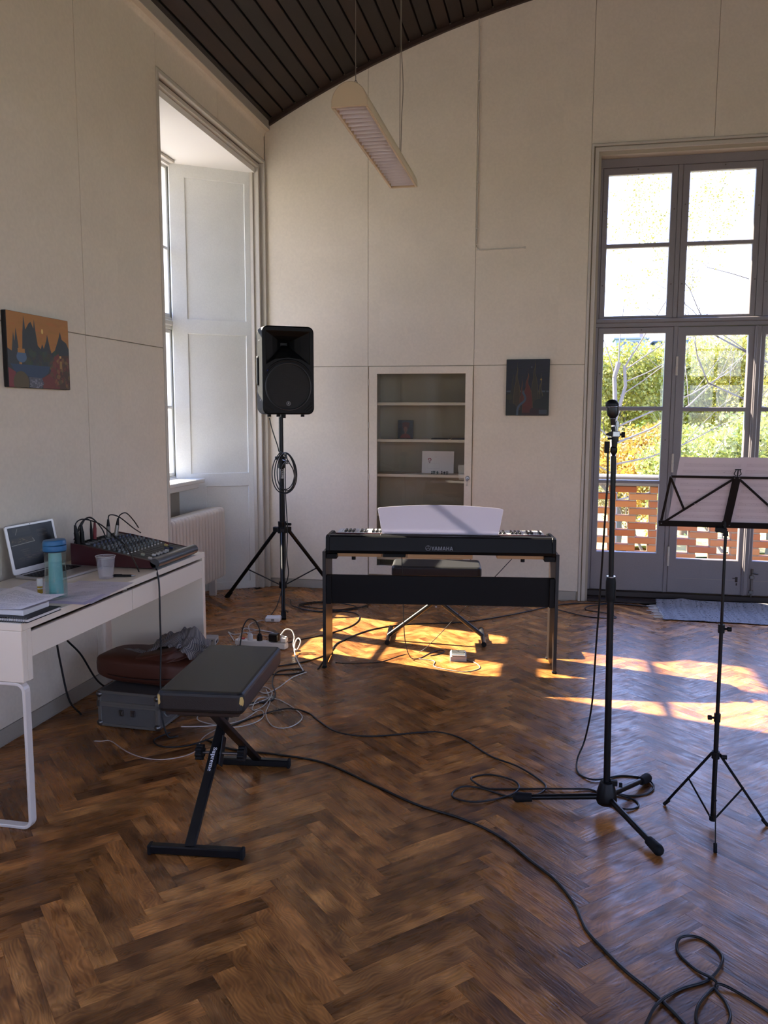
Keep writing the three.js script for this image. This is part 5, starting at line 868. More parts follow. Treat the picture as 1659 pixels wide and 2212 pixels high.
function softShape(rx, ry, rz, seed, amp, freq, sq = 0.75) { // a rounded slumped body
  const g = new THREE.SphereGeometry(1, 56, 36), p = g.attributes.position, n = noise2(seed, 16);
  for (let i = 0; i < p.count; i++) { const v = V(p.getX(i), p.getY(i), p.getZ(i)), s = (a) => Math.sign(a) * Math.abs(a) ** sq, d = 1 + amp * ((n((v.x + 2) * freq, (v.z + v.y + 3) * freq) - 0.5) * 2); p.setXYZ(i, s(v.x) * rx * d, (v.y < 0 ? s(v.y) * 0.9 : s(v.y)) * ry * d, s(v.z) * rz * d); }
  g.computeVertexNormals(); return g;
}
{
  const b = thing('leather_bag', 'slumped brown leather bag lying on the aluminium case under the desk', 'bag', [-1.965, 0.179, -3.66], rad(-4));
  const lea = phys('#4a2415', 0.55, { bumpMap: repeatOf(roughGrain, 7), bumpScale: 0.0008 });
  part(b, 'body', softShape(0.27, 0.075, 0.15, 61, 0.12, 1.6, 0.5).translate(0.03, 0.074, 0), lea);
  part(b, 'flap', softShape(0.2, 0.035, 0.145, 62, 0.16, 1.8, 0.5).rotateZ(0.24).translate(0.07, 0.128, -0.012), lea);
  part(b, 'seam', tube([[-0.235, 0.06, 0.05], [-0.12, 0.055, 0.142], [0.05, 0.05, 0.155], [0.22, 0.06, 0.14], [0.29, 0.07, 0.03]], 0.003, 50, 6), std('#2c140c', 0.7));
}
{
  const stripe = dataTex(128, 128, (u, v, i) => { const s = Math.floor(u * 16) % 2; return s ? [0.4, 0.41, 0.44] : [0.75, 0.73, 0.71]; });
  const cl = thing('striped_shirt', 'crumpled grey striped shirt thrown over the brown bag under the desk', 'clothing', [-1.8, 0.345, -3.69], rad(-8));
  const mt = std('#c4bfbb', 0.9, { map: stripe, side: THREE.DoubleSide }), n = noise2(71, 32), n2 = noise2(72, 16);
  const drape = (w, d, fn, seed) => { const g = new THREE.PlaneGeometry(w, d, 70, 56).rotateX(-PI / 2), p = g.attributes.position, uv = g.attributes.uv; for (let i = 0; i < p.count; i++) { const x = p.getX(i), z = p.getZ(i); p.setXYZ(i, ...fn(x, z)); uv.setXY(i, x * 14 + 0.6 * n(z * 20 + 5, x * 12), z * 14); } g.computeVertexNormals(); g.userData.keepUV = true; return g; };
  const wr = (x, z, k) => (n(x * 22 + k, z * 26 + 9) - 0.5) * 0.026 + (n2(x * 48 + z * 20 + k, z * 20) - 0.5) * 0.016;
  part(cl, 'body', drape(0.36, 0.26, (x, z) => { const r2 = Math.hypot(x / 0.2, z / 0.16); return [x * 0.82 + 0.03 * Math.sin(z * 14), 0.072 * Math.exp(-r2 * r2 * 1.1) - 0.05 * r2 * r2 * 0.5 + wr(x, z, 1) * 1.5, z * 0.85 + 0.02 * Math.sin(x * 17)]; }), mt);
  part(cl, 'fold', [drape(0.3, 0.16, (x, z) => { const r2 = Math.hypot(x / 0.16, z / 0.1); return [x * 0.85 + 0.04 + 0.03 * Math.sin(z * 20), 0.1 * Math.exp(-r2 * r2) - 0.018 + wr(x, z, 4) * 1.7, z * 0.9 - 0.02]; })], mt);
  part(cl, 'sleeve', [drape(0.26, 0.1, (x, z) => [x * 0.95 - 0.16, -0.042 - 0.1 * Math.max(0, -x - 0.02) * 1.1 + 0.03 * Math.cos(z * 26) + wr(x, z, 7) * 0.8, z * 0.8 + 0.095 + x * 0.25])], mt);
}
{
  const e = thing('small_box', 'small grey and white electronic box on the floor behind the far end of the desk', 'box', [-2.16, 0, -4.89], rad(10));
  part(e, 'case', span(-0.04, 0.035, 0.002, 0.05, -0.05, 0.05, 0.003), std('#8f8a82', 0.5)); part(e, 'front', [span(0.035, 0.037, 0.006, 0.045, -0.045, 0.045, 0.0005)], std('#b5aea4', 0.5)); part(e, 'socket', [span(0.0368, 0.038, 0.014, 0.03, -0.03, -0.012, 0.0005), span(0.0368, 0.038, 0.014, 0.03, 0.0, 0.03, 0.0005)], M.blackMatte);
}
// ---------------------------------------------------------------- power strip, adapters and leads
{
  const p = thing('power_strip', 'white power strip with a red switch on the floor behind the bench', 'power strip', [-1.81, 0, -4.9], rad(-6));
  part(p, 'body', span(-0.19, 0.17, 0.002, 0.04, -0.026, 0.026, 0.006), M.whitePlastic);
  part(p, 'switch', span(-0.155, -0.13, 0.04, 0.047, -0.012, 0.012, 0.003), std('#b32420', 0.4));
  for (let i = 0; i < 4; i++) part(p, 'outlet', [cyl(0.019, 0.019, 0.003, -0.09 + i * 0.068, 0.0405, 0)], std('#c6c2ba', 0.5));
  const pl = (name, lab, x, mat, build) => { const t = thing(name, lab, 'plug', [p.position.x + x * Math.cos(0.105), 0.042, p.position.z + x * Math.sin(0.105)], 0); build(t, mat); };
  pl('mains_plug', 'white round mains plug in the power strip next to the red switch', -0.09, M.whitePlastic, (t, m) => { part(t, 'body', [cyl(0.018, 0.017, 0.028, 0, 0.014, 0), cyl(0.016, 0.009, 0.014, 0, 0.034, 0)], m); part(t, 'lead', cableGeo([[0, 0.04, 0], [-0.004, 0.07, 0.01], [-0.03, 0.075, 0.02], [-0.05, 0.04, 0.04], [-0.07, -0.03, 0.07], [-0.11, -0.038, 0.04]], 0.0034, 40), M.cableWhite); });
  pl('mains_plug', 'black mains plug with a looping black lead in the middle of the power strip', -0.022, M.black, (t, m) => { part(t, 'body', [cyl(0.019, 0.018, 0.03, 0, 0.015, 0), cyl(0.017, 0.01, 0.016, 0, 0.037, 0)], m); part(t, 'lead', cableGeo([[0, 0.04, 0], [-0.004, 0.08, -0.004], [-0.03, 0.13, 0], [-0.075, 0.135, 0.005], [-0.1, 0.09, 0.03], [-0.106, 0.03, 0.05], [-0.108, -0.02, 0.07], [-0.105, -0.037, 0.12]], 0.0042, 50), M.cable); });
  pl('power_adapter', 'square black power adapter plugged into the power strip', 0.068, M.black, (t, m) => { part(t, 'case', box(0.062, 0.05, 0.05, 0.012, 0.028, 0, 0.005), phys('#121316', 0.3)); part(t, 'label', span(-0.012, 0.036, 0.0532, 0.0538, -0.018, 0.018, 0.0002), std('#3b4553', 0.3)); });
  pl('mains_plug', 'white angled plug with a thick white lead at the sunny end of the power strip', 0.14, M.whitePlastic, (t, m) => { part(t, 'body', [box(0.044, 0.036, 0.04, 0.01, 0.02, 0, 0.008), rod([0.01, 0.03, 0], [-0.012, 0.052, 0.004], 0.011, 0.006)], m); part(t, 'lead', cableGeo([[-0.01, 0.05, 0.004], [0.02, 0.085, 0.0], [0.06, 0.082, 0.0], [0.085, 0.05, 0.02], [0.088, 0.0, 0.05], [0.12, -0.02, 0.08], [0.14, 0.03, 0.06], [0.115, 0.045, 0.04], [0.1, 0.01, 0.06], [0.12, -0.03, 0.12], [0.18, -0.037, 0.25], [0.268, -0.037, 0.42]], 0.0042, 90), M.cableWhite); });
}
{
  const a = thing('white_adapter', 'white brick-shaped power adapter on the floor in front of the speaker stand', 'adapter', [-1.965, 0, -5.545], rad(10));
  part(a, 'case', span(-0.055, 0.055, 0.002, 0.036, -0.04, 0.04, 0.007), std('#e4e1da', 0.35)); part(a, 'seam', span(-0.0552, 0.0552, 0.018, 0.019, -0.0402, 0.0402, 0.0003), std('#a8a49c', 0.5));
  part(a, 'socket', [span(-0.01, 0.012, 0.01, 0.026, 0.0395, 0.0405, 0.0004)], std('#77736c', 0.6));
}
const lay = (pts, r, wob = 0) => { let s = 1; return pts.map(([x, z], i) => [x, r + (wob && i % 3 === 1 ? wob : 0), x > -2.35 ? Math.max(z, ZB + 0.045) : z]); };
function floorCable(lab, pts, r, mat, name = 'cable', pre = [], post = [], wob = 0.0, group) { const p = [...pre, ...lay(pts, r, wob), ...post]; return tag(mesh(name, cableGeo(p, r, p.length * 9, 8), mat), lab, 'cable', group); }
floorCable('black microphone cable hanging beside the tall stand and coiling across the floor', [[0.137, -3.39], [0.2, -3.332], [0.306, -3.4], [0.398, -3.397], [0.431, -3.33], [0.402, -3.257], [0.328, -3.221], [0.261, -3.227], [0.343, -3.188], [0.351, -3.132], [0.3, -3.095], [0.235, -3.146], [0.19, -3.24], [0.078, -3.221], [-0.141, -3.182], [-0.232, -3.171], [-0.293, -3.218], [-0.293, -3.262], [-0.224, -3.299], [-0.126, -3.254], [-0.104, -3.194], [-0.146, -3.115], [-0.257, -3.036], [-0.34, -3.054], [-0.36, -3.098], [-0.324, -3.156], [-0.25, -3.163], [-0.137, -3.117], [-0.048, -3.129], [0, -3.212], [-0.014, -3.278], [-0.113, -3.392], [-0.238, -3.487], [-0.379, -3.652], [-0.493, -3.701], [-0.59, -3.686], [-0.805, -3.594], [-0.963, -3.6], [-1.089, -3.722], [-1.179, -3.824], [-1.296, -3.845], [-1.405, -3.736], [-1.486, -3.575], [-1.525, -3.394], [-1.6, -3.308], [-1.7, -3.28], [-1.765, -3.33], [-1.74, -3.44]], 0.0038, M.cable, 'microphone_cable', [[0.19, 1.362, -3.083], [0.192, 1.25, -3.084], [0.19, 1.153, -3.1], [0.187, 0.838, -3.2], [0.184, 0.572, -3.3], [0.184, 0.288, -3.45], [0.165, 0.085, -3.56], [0.133, 0.022, -3.49]], [], 0.004);
floorCable('thick black cable sweeping from under the bench across the foreground floor', [[-1.536, -3.391], [-1.381, -3.317], [-1.159, -3.304], [-0.935, -3.263], [-0.696, -3.11], [-0.483, -2.972], [-0.295, -2.894], [-0.152, -2.794], [-0.035, -2.649], [0.042, -2.553], [0.097, -2.436], [0.128, -2.314], [0.17, -2.237], [0.226, -2.15], [0.279, -2.088], [0.328, -2.021], [0.372, -1.943]], 0.0048, M.cable);
floorCable('black cable tied in a loose double loop at the lower right of the floor', [[0.26, -1.958], [0.296, -2.031], [0.362, -2.106], [0.44, -2.159], [0.489, -2.235], [0.488, -2.295], [0.446, -2.343], [0.393, -2.323], [0.377, -2.265], [0.411, -2.199], [0.452, -2.157], [0.458, -2.135], [0.439, -2.119], [0.396, -2.044], [0.385, -1.99], [0.413, -1.937], [0.464, -2.006], [0.469, -2.076], [0.452, -2.125], [0.466, -2.14], [0.513, -2.12], [0.567, -2.067], [0.62, -2.0]], 0.004, M.cable, 'cable', [], [], 0.006);
floorCable('coiled black cable heaped on the floor between the speaker stand and the piano', [[-2.05, -6.2], [-1.955, -5.984], [-1.712, -5.869], [-1.517, -5.957], [-1.395, -6.22], [-1.63, -6.25], [-1.891, -6.094], [-1.89, -5.93], [-1.682, -5.89], [-1.477, -6.09], [-1.766, -6.187], [-1.935, -6.052], [-1.629, -5.963], [-1.497, -6.023], [-1.392, -6.124]], 0.0042, M.cable, 'cable', [], [], 0.005);
floorCable('black cable curving out of the sunlit patch to the power strip', [[-1.66, -5.947], [-1.448, -5.897], [-1.368, -5.728], [-1.383, -5.496], [-1.502, -5.257], [-1.62, -5.107], [-1.69, -4.99]], 0.004, M.cable);
floorCable('long black cable running from the left piano leg towards the French door', [[-1.33, -4.52], [-1.36, -4.989], [-1.341, -5.14], [-1.22, -5.442], [-0.995, -5.647], [-0.614, -5.798], [-0.298, -6.078], [0.042, -6.474], [0.259, -6.6], [0.525, -6.64], [0.74, -6.6]], 0.0045, M.cable);
floorCable('black cable looping on the floor between the piano and the rag rug', [[0.789, -6.58], [0.519, -6.62], [0.31, -6.52], [0.272, -6.384], [0.418, -6.281], [0.478, -6.164], [0.278, -6.162], [0.042, -6.333], [-0.138, -6.499]], 0.004, M.cable, 'cable', [], [], 0.004);
floorCable('thin black lead hanging from the piano down to the foot switch', [[-0.73, -4.989], [-0.682, -5.065], [-0.649, -5.041], [-0.67, -4.98], [-0.72, -4.93]], 0.0028, M.cable, 'cable', [[-0.87, 0.685, -4.73], [-0.868, 0.45, -4.76], [-0.86, 0.15, -4.79], [-0.83, 0.02, -4.82], [-0.78, 0.004, -4.86]]);
floorCable('pale grey lead from the foot switch looping over the sunlit floor', [[-0.492, -4.9], [-0.425, -4.83], [-0.401, -4.735], [-0.488, -4.653], [-0.661, -4.715], [-0.682, -4.823], [-0.779, -4.85]], 0.0026, std('#7f7a74', 0.5));
floorCable('thin black lead slanting down before the stool to the left piano leg', [[-0.8, -5.0], [-0.9, -4.9], [-1.0, -4.74], [-1.1, -4.695], [-1.22, -4.668], [-1.262, -4.67]], 0.0022, M.cable, 'cable', [[-0.2, 0.685, -4.82], [-0.36, 0.5, -4.83], [-0.55, 0.28, -4.9], [-0.7, 0.1, -4.96]]);
floorCable('black cable passing under the piano stand left leg towards the bench', [[-1.725, -4.446], [-1.579, -4.524], [-1.445, -4.647], [-1.361, -4.813], [-1.352, -4.969]], 0.004, M.cable);
floorCable('black cable bent in a hairpin on the floor right of the bench seat', [[-1.638, -4.367], [-1.476, -4.385], [-1.4, -4.454], [-1.442, -4.499], [-1.545, -4.423], [-1.512, -4.235], [-1.432, -4.057], [-1.42, -3.95], [-1.502, -3.897]], 0.0038, M.cable);
floorCable('white charging cable with its free end on the floor in front of the case', [[-2.0, -3.28], [-1.957, -3.29], [-1.824, -3.196], [-1.698, -3.148], [-1.599, -3.169], [-1.532, -3.259], [-1.562, -3.414], [-1.54, -3.534]], 0.0026, std('#b9a79c', 0.5), 'charging_cable', [[-2.032, 0.004, -3.272]]);
floorCable('long white cable tangled in loops on the floor to the right of the bench', [[-1.38, -4.45], [-1.392, -4.41], [-1.431, -4.335], [-1.451, -4.152], [-1.48, -4.046], [-1.542, -4.094], [-1.526, -4.152], [-1.449, -4.053], [-1.432, -3.877], [-1.466, -3.802], [-1.491, -3.97], [-1.391, -3.978], [-1.248, -3.849], [-1.182, -3.733], [-1.21, -3.623], [-1.29, -3.617], [-1.377, -3.755], [-1.424, -3.949], [-1.506, -4.117]], 0.0027, M.cableWhite, 'cable', [], [], 0.004);
floorCable('white cable snaking between the case and the bench legs', [[-1.72, -3.52], [-1.573, -3.556], [-1.469, -3.652], [-1.432, -3.809], [-1.38, -3.735], [-1.394, -3.644], [-1.482, -3.564], [-1.658, -3.6], [-1.7, -3.69], [-1.651, -3.795], [-1.502, -3.862], [-1.432, -4.02]], 0.0026, M.cableWhite, 'cable', [], [], 0.003);
floorCable('white lead zigzagging from the brick-shaped adapter to the power strip', [[-2.03, -5.56], [-2.094, -5.458], [-2.061, -5.308], [-1.954, -5.268], [-1.85, -5.23], [-1.974, -5.277], [-2.017, -5.168], [-1.844, -5.146], [-1.773, -5.103], [-1.82, -5.035]], 0.0028, M.cableWhite);
floorCable('white cable looping at the left end of the power strip', [[-2.04, -4.98], [-2.098, -5.079], [-2.165, -5.185], [-2.101, -5.126], [-2.042, -5.187], [-1.978, -5.153], [-1.96, -5.062]], 0.0036, M.cableWhite);
// leads at the desk
tag(mesh('cable', cableGeo([[-1.83, DT + 0.004, -3.53], [-1.812, DT - 0.004, -3.5], [-1.795, 0.7, -3.485], [-1.79, 0.55, -3.475], [-1.788, 0.4, -3.47], [-1.78, 0.24, -3.44], [-1.765, 0.1, -3.415], [-1.72, 0.012, -3.38], [-1.68, 0.006, -3.4]], 0.0042, 70), M.cable), 'black cable dropping over the front of the desk drawers past the bag', 'cable');
tag(mesh('cable', cableGeo([[-2.3, 0.62, -3.42], [-2.3, 0.45, -3.46], [-2.29, 0.3, -3.6], [-2.27, 0.12, -3.72], [-2.22, 0.01, -3.85]], 0.005, 40), M.cable), 'black cable hanging under the desk by the wall, slanting to the right', 'cable');
tag(mesh('cable', cableGeo([[-2.31, 0.62, -3.4], [-2.312, 0.45, -3.43], [-2.312, 0.3, -3.46], [-2.3, 0.1, -3.5], [-2.27, 0.008, -3.55]], 0.005, 40), M.cable), 'black cable hanging straight down under the desk by the wall', 'cable');
// leads on the speaker stand
{
  const loop = (cx, cy, rx, ry, z, t0, n = 14) => Array.from({ length: n }, (_, i) => { const a = t0 + (i / n) * 2 * PI; return [cx + rx * Math.sin(a), cy + ry * Math.cos(a), z + 0.012 * Math.sin(a * 2 + cx * 40)]; });
  const C = [SX + 0.045, 1.045, SZ + 0.05];
  tag(mesh('coiled_cable', cableGeo([[SX - 0.075, 1.46, SZ + 0.05], [SX - 0.06, 1.38, SZ + 0.04], [SX - 0.02, 1.25, SZ + 0.03], [SX + 0.0, 1.2, SZ + 0.04], ...loop(C[0], C[1], 0.085, 0.155, C[2], 0.2), ...loop(C[0] + 0.008, C[1] + 0.01, 0.07, 0.14, C[2] + 0.012, 0.1), ...loop(C[0] - 0.004, C[1] - 0.004, 0.1, 0.16, C[2] + 0.006, 0.3), ...loop(C[0] + 0.02, C[1] - 0.03, 0.055, 0.11, C[2] + 0.01, 0.6), [SX + 0.05, 1.18, SZ + 0.05], [SX + 0.045, 0.9, SZ + 0.045], [SX + 0.06, 0.6, SZ + 0.05], [SX + 0.055, 0.4, SZ + 0.06], [SX + 0.07, 0.25, SZ + 0.07], [SX + 0.04, 0.12, SZ + 0.1], [SX + 0.06, 0.03, SZ + 0.2], [SX + 0.14, 0.006, SZ + 0.3]], 0.0042, 620, 7), M.cable), 'black cable wound in hanging loops on the speaker stand pole', 'cable');
  tag(mesh('cable', cableGeo([[SX + 0.03, 0.88, SZ + 0.03], [SX + 0.035, 0.6, SZ + 0.036], [SX + 0.04, 0.35, SZ + 0.05], [SX + 0.02, 0.15, SZ + 0.07], [SX + 0.02, 0.03, SZ + 0.2], [SX + 0.05, 0.006, SZ + 0.45], [SX + 0.08, 0.006, SZ + 0.56]], 0.004, 60), M.cable), 'black lead falling straight down the speaker stand pole to the floor', 'cable');
}
// ---------------------------------------------------------------- rag rug
{
  const r = thing('rag_rug', 'pale woven rag rug with a fringed end on the floor before the French door', 'rug', [0, 0, 0]);
  const R = rng(15), tex = dataTex(512, 256, (u, v, i, j) => { const row = Math.floor(v * 64), k = hash(row * 1.7), f = hash(Math.floor(u * 90 + row * 13) + row * 7.1); let t = 0.66 + 0.1 * (k - 0.5) + 0.06 * (f - 0.5); if (f > 0.965) return [0.25, 0.27, 0.33]; if (f < 0.03) return [0.52, 0.44, 0.4]; return [t, t * 0.985, t * 0.98]; });
  const nx = 90, nz = 26, g = new THREE.PlaneGeometry(1, 1, nx, nz), p = g.attributes.position, uv = g.attributes.uv, n = noise2(81, 32);
  const top = (x, z) => { const back = Math.max(0, -6.6 - z); return 0.007 + back * 0.38 + 0.008 * Math.max(0, n(x * 9, z * 9) - 0.45) + 0.012 * Math.exp(-(((x - 1.02) / 0.06) ** 2)) * Math.max(0, Math.min(1, (-6.45 - z) / 0.2)) + 0.002 * Math.sin(z * 95); };
  for (let i = 0; i < p.count; i++) { const u = p.getX(i) + 0.5, v = p.getY(i) + 0.5, wob = 0.012 * (n(u * 30, v * 5) - 0.5), x = 0.815 + u * 1.55 + 0.02 * (n(3, v * 12) - 0.5) * (1 - u), z = -6.185 + wob - v * (0.52 + wob); p.setXYZ(i, x, top(x, z), z); uv.setXY(i, v * 1.0, u * 2.6); }
  g.computeVertexNormals(); g.userData.keepUV = true; part(r, 'weave', g, std('#cfcfd4', 0.95, { map: tex, bumpMap: repeatOf(roughGrain, 6, 30), bumpScale: 0.002, side: THREE.DoubleSide }));
  r.userData.fastNames = {};
  for (let i = 0; i < 17; i++) { const z = -6.24 - i * 0.026, l = 0.05 + 0.045 * R(), dz = (R() - 0.5) * 0.03; part(r, 'fringe', tube([[0.83, 0.008, z], [0.8, 0.006, z + dz * 0.4], [0.82 - l, 0.004, z + dz]], 0.0026, 10, 5), std('#cfccc6', 0.9)); }
}
// ---------------------------------------------------------------- balcony and brick lattice balustrade
{
  const b = struct('floor'); part(b, 'balcony_slab', span(-1.6, 4.6, -0.2, -0.03, -8.34, -7.0, 0.01), std('#9a8f84', 0.85));
  const w = thing('brick_balustrade', 'red brick lattice balustrade with a grey stone coping outside the French door', 'balustrade', [0, 0, -8.2]);
  w.userData.fastNames = {};
  const course = 0.0706, pitch = 0.373, len = 0.252, n = 12, r = rng(23), mats = ['#9d6038', '#ab7044', '#95552f', '#b17c50', '#a06a40'].map((c) => std(c, 0.85, { map: repeatOf(speck, 9), bumpMap: repeatOf(roughGrain, 7), bumpScale: 0.0015 }));
  const geos = [0, 1, 2].map((k) => plain(chamfer(len, 0.0575, 0.125, 0.004)));
  const mort = [];
  for (let row = 0; row < n; row++) { const y = -0.025 + (row + 0.5) * course; for (let c = -5; c < 12; c++) { const x = 0.47 + c * pitch + (row % 2 ? pitch / 2 : 0) + (r() - 0.5) * 0.008; const m = part(w, 'brick', geos[Math.floor(r() * 3)], mats[Math.floor(r() * 5)]); m.position.set(x, y, (r() - 0.5) * 0.006); m.rotation.y = (r() - 0.5) * 0.015; if (row) for (const s of [-1, 1]) mort.push(box(0.062, 0.0145, 0.112, x + s * 0.095, y - course / 2, 0, 0.002)); } }
  part(w, 'mortar', mort, std('#8d8176', 0.95)).userData.kind = 'stuff';
  part(w, 'coping', span(-1.5, 4.5, n * course - 0.024, n * course + 0.072, -0.13, 0.12, 0.012), std('#6d6a66', 0.9, { map: repeatOf(speck, 3), bumpMap: repeatOf(roughGrain, 5), bumpScale: 0.002 }));
  for (const x of [-1.68, 4.62]) part(w, 'end_pier', span(x - 0.15, x + 0.15, -0.03, 0.95, -0.12, 0.12, 0.01), mats[1]);
}
// ---------------------------------------------------------------- park: ground, slope, houses, trees
const GY = -4.2;
{
  const n = noise2(91, 32);
  const g = new THREE.PlaneGeometry(420, 330, 84, 66).rotateX(-PI / 2).translate(0, 0, -40), p = g.attributes.position;
  for (let i = 0; i < p.count; i++) { const x = p.getX(i), z = p.getZ(i), far = THREE.MathUtils.smoothstep(-z, 78, 165), side = THREE.MathUtils.smoothstep(-x, 60, 190); p.setY(i, GY + far * (17.4 + 2.5 * (n(x * 0.05, z * 0.05) - 0.5)) + side * 9 + 0.5 * (n(x * 0.11, z * 0.11) - 0.5) * Math.min(1, Math.max(0, (-z - 60) / 20))); }
  g.computeVertexNormals(); const uv = g.attributes.uv; for (let i = 0; i < p.count; i++) uv.setXY(i, p.getX(i) / 9, p.getZ(i) / 9); g.userData.keepUV = true;
  const q = noise2(92, 64), grass = dataTex(256, 256, (u, v) => { const t = q(u * 64, v * 64) * 0.6 + n(u * 32, v * 32) * 0.4; return [0.24 + 0.14 * t, 0.36 + 0.16 * t, 0.1 + 0.07 * t]; });
  const gr = struct('ground'); part(gr, 'lawn', g, std('#ffffff', 0.95, { map: grass }));
  part(gr, 'path', [span(-40, 60, GY + 0.0, GY + 0.06, -54.5, -48, 0.02), bar([3, GY + 0.03, -53], [22, GY + 0.03, -80], 3.0, 0.06, [1, 0, 0])], std('#bdb2a4', 0.9));
  // rough winter scrub below the balcony
  const t = noise2(93, 32); const bank = new THREE.PlaneGeometry(60, 15, 80, 26).rotateX(-PI / 2).translate(8, GY + 0.1, -40), bp = bank.attributes.position; for (let i = 0; i < bp.count; i++) bp.setY(i, bp.getY(i) + 0.7 * t(bp.getX(i) * 0.9 + 40, bp.getZ(i) * 0.9 + 40)); bank.computeVertexNormals();
  part(gr, 'undergrowth', bank, std('#a89a62', 0.95, { map: repeatOf(speck, 3) }));
  part(gr, 'added_bounce_gravel', span(-60, 70, GY - 0.1, GY + 0.08, -24, 50, 0.02), std('#aca18f', 0.95, { map: repeatOf(speck, 0.8) }));  // unseen pale ground, added to bounce warm sunlight into the room
}
{
  const house = (lab, x, y, z, w, h, d, wall, roof, kind) => {  // wall and roof colours have bluish distance haze painted in
    const b = thing('distant_house', lab, 'house', [x, y, z]);
    part(b, 'wall', span(-w / 2, w / 2, -2.5, h, -d / 2, d / 2, 0.05), std(wall, 0.8));
    if (kind === 'gable') part(b, 'roof', ext([[-w / 2 - 0.4, h], [w / 2 + 0.4, h], [0, h + w * 0.22]], d + 0.6).translate(0, 0, -d / 2 - 0.3), std(roof, 0.8)); else part(b, 'roof', span(-w / 2 - 0.3, w / 2 + 0.3, h, h + 0.35, -d / 2 - 0.3, d / 2 + 0.3, 0.05), std(roof, 0.8));
    for (let i = 0; i < Math.floor(w / 2.2); i++) part(b, 'window', span(-w / 2 + 0.8 + i * 2.2, -w / 2 + 1.9 + i * 2.2, h * 0.35, h * 0.8, d / 2 - 0.05, d / 2 + 0.05, 0.02), std('#4c5663', 0.3));
    part(b, 'chimney', span(w * 0.28, w * 0.28 + 0.7, h, h + 1.5, -0.4, 0.4, 0.03), std('#8a7a72', 0.8));
  };
  house('long pale grey flat-roofed house on the ridge behind the trees, furthest left', 13.0, 13.0, -159, 5.6, 1.85, 6, '#8d9099', '#7a7f88');
  house('dark slate-roofed house on the ridge, second from the left', 18.9, 12.6, -160, 3.6, 1.7, 6, '#6a717e', '#4c5565', 'flat');
  house('narrow haze-tinted house on the ridge at the left edge of the door leaf pane', 22.6, 12.7, -160.5, 1.8, 1.9, 5, '#5b7492', '#51657f');
  house('low brown house with tall chimneys on the ridge', 26.2, 12.9, -161, 3.2, 0.7, 5, '#7c7177', '#5f5862', 'gable');
  house('long low pale house on the ridge, furthest right', 34, 12.8, -163, 9, 1.2, 6, '#a8b3bf', '#8d9aa9');
  const wb = thing('park_building', 'low white building beyond the lawn seen through the lattice', 'building', [21, GY, -84]);
  part(wb, 'wall', span(-5, 5, 0, 3, -3, 3, 0.05), std('#c9c4bc', 0.8)); part(wb, 'roof', span(-5.4, 5.4, 3, 3.3, -3.4, 3.4, 0.05), std('#6b6f76', 0.7)); for (let i = 0; i < 4; i++) part(wb, 'window', span(-4.2 + i * 2.3, -2.9 + i * 2.3, 0.9, 2.3, 2.97, 3.03, 0.02), std('#3f4852', 0.3));
  const bn = thing('park_bench', 'dark bench beside the pale path below the balcony', 'bench', [6.2, GY, -46.5], 0.2); part(bn, 'seat', span(-0.9, 0.9, 0.42, 0.47, -0.25, 0.25, 0.01), std('#2c2622', 0.7)); part(bn, 'backrest', span(-0.9, 0.9, 0.55, 0.95, -0.3, -0.25, 0.01), std('#2c2622', 0.7)); for (const x of [-0.7, 0.7]) part(bn, 'leg', span(x - 0.05, x + 0.05, 0, 0.43, -0.22, 0.22, 0.01), std('#4a4a4a', 0.6));
}
const limbG = (a, b, r0, r1, seg = 6) => along(new THREE.CylinderGeometry(r1, r0, a.distanceTo(b), seg, 1, true), a, b);
function branches(start, dir, len, r0, depth, R, out, tips, up = 0.25, split = 3, bend = 0.45) {
  const n = 3; let a = start.clone(), d = dir.clone().normalize(), r = r0;
  for (let i = 0; i < n; i++) { d.add(V((R() - 0.5) * bend, (R() - 0.5) * bend + up * 0.3, (R() - 0.5) * bend)).normalize(); const b = a.clone().addScaledVector(d, len / n), r1 = r * 0.8; out.push(limbG(a, b, r, r1, r > 0.06 ? 8 : 5)); if (depth > 0 && i > 0) { const k = V(R() - 0.5, R() - 0.3 + up, R() - 0.5).normalize(); branches(b, d.clone().multiplyScalar(0.6).add(k), len * 0.66, r1 * 0.6, depth - 1, R, out, tips, up, split, bend); } a = b; r = r1; if (depth <= 1) tips.push(b.clone()); }
  if (depth > 0) for (let s = 0; s < split - 1; s++) { const k = V((R() - 0.5) * 1.7, R() - 0.3 + up, (R() - 0.5) * 1.7); branches(a, d.clone().add(k), len * 0.7, r * 0.72, depth - 1, R, out, tips, up, split, bend); }
}
const leafG = (size, R) => { const l = []; for (let i = 0; i < 7; i++) { const g = new THREE.BufferGeometry(); g.setAttribute('position', new THREE.Float32BufferAttribute([0, 0, 0, size * 0.36, size * 0.4, size * 0.06, 0, size, 0, 0, 0, 0, 0, size, 0, -size * 0.36, size * 0.4, size * 0.06], 3)); g.rotateX(R() * 6).rotateY(R() * 6).rotateZ(R() * 6).translate((R() - 0.5) * size * 2.6, (R() - 0.5) * size * 2.6, (R() - 0.5) * size * 2.6); g.computeVertexNormals(); l.push(g); } return mg(l); };
const leafM = (c) => phys(c, 0.7, { transmission: 0.5, thickness: 0, side: THREE.DoubleSide });
const bark = std('#5d544c', 0.9), barkPale = std('#6b6660', 0.9), barkDark = std('#3f3833', 0.9);
